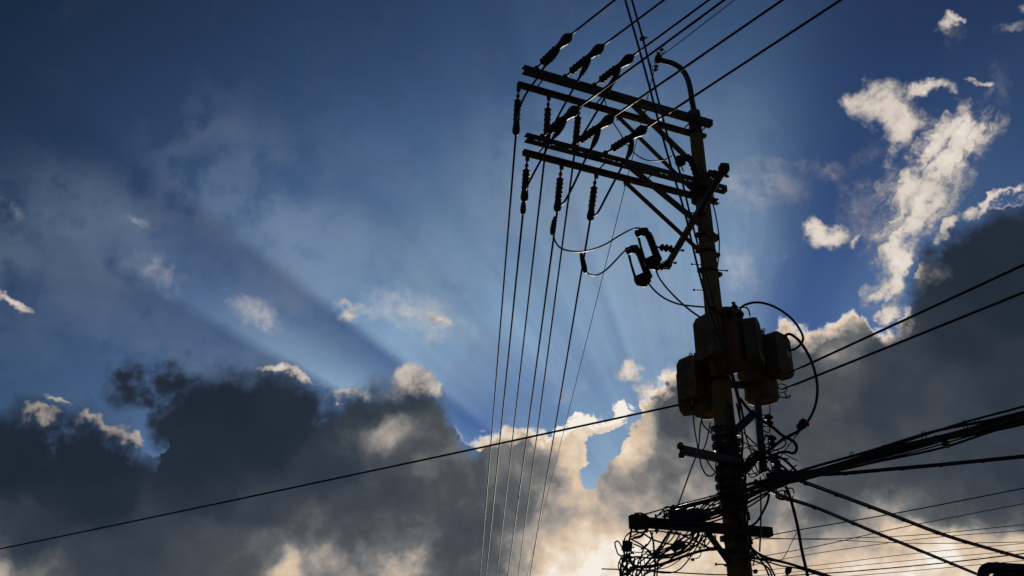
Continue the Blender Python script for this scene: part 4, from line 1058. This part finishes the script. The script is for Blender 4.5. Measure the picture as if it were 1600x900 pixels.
for i in range(16):                                    # coils bound at the left end and under the bundle
    cx_, cy_ = ((978 + rr.uniform(-6, 6), 882 + rr.uniform(-12, 14)) if i < 7 else (1224 + rr.uniform(-10, 10), 774 + rr.uniform(-6, 6)) if i < 11 else (1052 + rr.uniform(-8, 8), 806 + rr.uniform(-5, 4)))
    rx, ry = (rr.uniform(5, 12), rr.uniform(9, 20)) if i < 7 else (rr.uniform(6, 14), rr.uniform(6, 13)); tl = rr.uniform(-.5, .5); Y = 11.85 if i < 7 else 12.1 if i < 11 else 11.75
    P = [at_y(cx_ + rx * cos(a) * cos(tl) - ry * sin(a) * sin(tl), cy_ + rx * cos(a) * sin(tl) + ry * sin(a) * cos(tl), Y + .06 * sin(a * 1.3)) for a in [q * pi / 9 for q in range(18 + rr.randint(-4, 6))]]
    wire('cable_coil', P, rr.uniform(.007, .012), CABLE, ['small hanging coil in the knot left of the lowest arm', 'small coil hanging under the bundle right of the pole', 'small coil on the splice boxes above the lowest arm'][0 if i < 7 else 1 if i < 11 else 2], 'cable coil', ['coils left of the lowest arm', 'coils under the bundle', 'coils on the splice boxes'][0 if i < 7 else 1 if i < 11 else 2])
for i in range(9):                                     # loose loops of drop wire under the arm
    x0 = rr.uniform(1040, 1112); y0 = 828 + rr.uniform(-4, 4); x3 = rr.uniform(976, 1030); y3 = rr.uniform(862, 900)
    x1 = x0 - rr.uniform(-6, 24); y1 = y0 + rr.uniform(10, 34); x2 = (x1 + x3) / 2 + rr.uniform(-22, 18); y2 = max(y1, y3) - rr.uniform(-6, 26)
    tangle([(x0, y0), (x1, y1), (x2, y2), (x3, y3), (x3 - rr.uniform(0, 12), y3 + rr.uniform(6, 16))], rr.uniform(.005, .0105), (11.72 + rr.uniform(0, .2), 11.85 + rr.uniform(0, .2)))
for i in range(12):                                    # and snarled over the splice boxes
    x0 = rr.uniform(1030, 1060); x3 = rr.uniform(1095, 1135); y0 = rr.uniform(798, 826); y3 = 800 - (x3 - 1095) * .35 + rr.uniform(-8, 16)
    tangle([(x0, y0), (x0 + 14, y0 + rr.uniform(-14, 12)), ((x0 + x3) / 2, rr.uniform(792, 826)), (x3 - 10, y3 + rr.uniform(-8, 10)), (x3 + 20, y3 - rr.uniform(4, 12))], rr.uniform(.006, .012), (11.62, 11.95), over, group=og)
for i in range(12):                                    # drooping slack at the rack and behind the bundle
    x0 = rr.uniform(1150, 1200); y0 = rr.uniform(690, 745); x3 = rr.uniform(1195, 1250); y3 = rr.uniform(715, 752)
    wire('rack_lead', spline(px_path([(x0, y0), (x0 + 10, y0 + rr.uniform(-18, 22)), ((x0 + x3) / 2, (y0 + y3) / 2 + rr.uniform(-20, 22)), (x3, y3)], 12.1 + rr.uniform(0, .25), 12.25)), rr.uniform(.006, .011), CABLE, 'black lead tangled around the spool rack under the transformers', 'wire', 'leads around the spool rack')
# cable wound round the shaft
for i in range(13):
    z = 4.6 + i * .085 + rr.uniform(-.03, .03); ph0 = rr.uniform(0, 6); tl = rr.uniform(-.09, .09); turns = rr.uniform(.9, 1.4)
    P = []
    for q in range(26):
        a = ph0 + turns * 2 * pi * q / 25; r_ = prad(z) + .022 + .012 * sin(3 * a + i) ** 2
        P.append(Vector((PX + r_ * cos(a), PY + r_ * sin(a), z + tl * sin(a) + .05 * q / 25)))
    wire('wrapped_cable', P, rr.uniform(.009, .018), CABLE, 'black cable wound round the lower pole shaft', 'cable', 'cables wound round the pole')
for i in range(16):
    z0_ = rr.uniform(3.9, 5.3); a0 = rr.uniform(-2.6, -.6); P = []
    for q in range(7):
        z = z0_ + q * .13; a = a0 + .25 * sin(q * .9 + i); r_ = prad(z) + .03 + .025 * (q % 2)
        P.append(Vector((PX + r_ * cos(a), PY + r_ * sin(a), z)))
    wire('riser_cable', spline(P), rr.uniform(.008, .014), CABLE, 'black cable running up the front of the lower pole shaft', 'cable', 'cables running up the pole')

def closure(p, q, r, label, group=None):
    t = thing('splice_closure', p, label, 'splice box', 'splice boxes on the cables')
    MB().lathe(p, q, [(-.08, r * .3), (0, r * .45), (.04, r), (.1, r * 1.06), (.14, r), (.3, r * .96), (.34, r * 1.03), (.38, r * .96), (.62, r * .96), (.66, r * 1.03), (.7, r * .96), (.86, r), (.9, r * 1.06), (.96, r), (1, r * .45), (1.08, r * .3)], 16).build('case', RUBBER, t)
    k = MB(); p = Vector(p); q = Vector(q); d_ = (q - p).normalized(); s_ = d_.cross(Vector((0, 1, 0))).normalized()
    k.prism([(-.01, -.012), (.01, -.012), (.01, .012), (-.01, .012)], p + d_ * .05 + s_ * (r + .011), q - d_ * .05 + s_ * (r + .011)); k.build('clasp', RUBBER, t)
    return t
closure(at_y(1050, 809, 11.72), at_y(1100, 803, 11.78), .058, 'upper long splice box lying on the lowest arm left of the pole')
closure(at_y(1046, 818, 11.66), at_y(1094, 819, 11.74), .050, 'lower splice box strapped in front of the lowest arm')
closure(at_y(1051, 858, 11.85), at_y(1069, 850, 11.88), .042, 'small splice box hanging in the tangle under the lowest arm')
closure(at_y(981, 846, 11.85), at_y(979, 861, 11.85), .062, 'knobby connector box at the left end of the tangle')
closure(at_y(1050, 812, 11.8), at_y(1052, 790, 11.8), .03, 'thin upright connector above the splice boxes')
closure(at_y(1226, 744, 12.15), at_y(1200, 752, 12.18), .10, 'thick dark cable knot where the bundle leaves the pole')
closure(at_y(1236, 893, 12.1), at_y(1228, 889, 12.1), .04, 'small box on the cables fanning out right of the pole foot')

# small hanging things
k = MB(); k.tube([at_y(1169, 800, 12.2), at_y(1171.5, 813, 12.2)], [.017, .013], 8); tag(k.build('hanging_tag', STEEL, None, origin=at_y(1169, 800, 12.2)), 'short dark metal tag hanging right of the pole above the lowest arm', 'tag')
k = MB(); c = at_y(1180.5, 893, 12.3); k.lathe(c - Vector((.0, .03, 0)), c + Vector((.0, .03, 0)), [(0, .02), (.15, .026), (.85, .026), (1, .02)], 14); k.tube([c, c + Vector((-.12, 0, .06))], .006, 5)
tag(k.build('round_knob', RUBBER, None, origin=c), 'small round black knob right of the pole foot', 'knob')
k = MB(); c = at_y(1082.5, 874.5, 11.9); k.lathe(c - Vector((.02, 0, 0)), c + Vector((.02, 0, 0)), [(0, .01), (.2, .018), (.8, .018), (1, .01)], 10)
tag(k.build('connector', RUBBER, None, origin=c), 'tiny round connector hanging on a thin brown wire below the tangle', 'connector')
for pts in ([(1072, 870), (1078, 874), (1086, 873), (1094, 868), (1096, 860), (1092, 852)], [(1084, 873), (1092, 872), (1095, 864), (1090, 850), (1094, 844)], [(1057, 850), (1060, 838), (1058, 828)]):
    tangle(pts, .004, 11.9, 'hair thin brown wire dangling under the tangle', OFAR, 'thin brown wires under the tangle')

# bent pipe in the lower right corner
Yp = 8.4
t = thing('bent_pipe', at_y(1530, 930, Yp), 'dark bent pipe in the lower right corner', 'pipe')
P = spline([at_y(x, y, Yp) for x, y in ((1535, 990), (1535, 930), (1535.5, 905), (1538, 893), (1544, 888.5), (1552, 887.5), (1600, 890), (1660, 893), (1800, 900))], 8)
MB().tube(P, .046, 18).build('pipe', PIPEM, t)
P = spline([at_y(x, y, Yp + .12) for x, y in ((1556, 990), (1556, 920), (1558, 905), (1564, 901), (1600, 902), (1800, 908))], 8)
MB().tube(P, .040, 16).build('pipe', PIPEM, t)
k = MB(); a = at_y(1541, 890, Yp); 
k.tube([at_y(1556, 887.6, Yp), at_y(1561, 887.9, Yp)], .05, 18); k.tube([at_y(1535, 912, Yp), at_y(1535, 906, Yp)], .05, 18)
k.build_each('collar', PIPEM, t)

for o in list(bpy.data.objects):
    if '_loc' in o: del o['_loc']
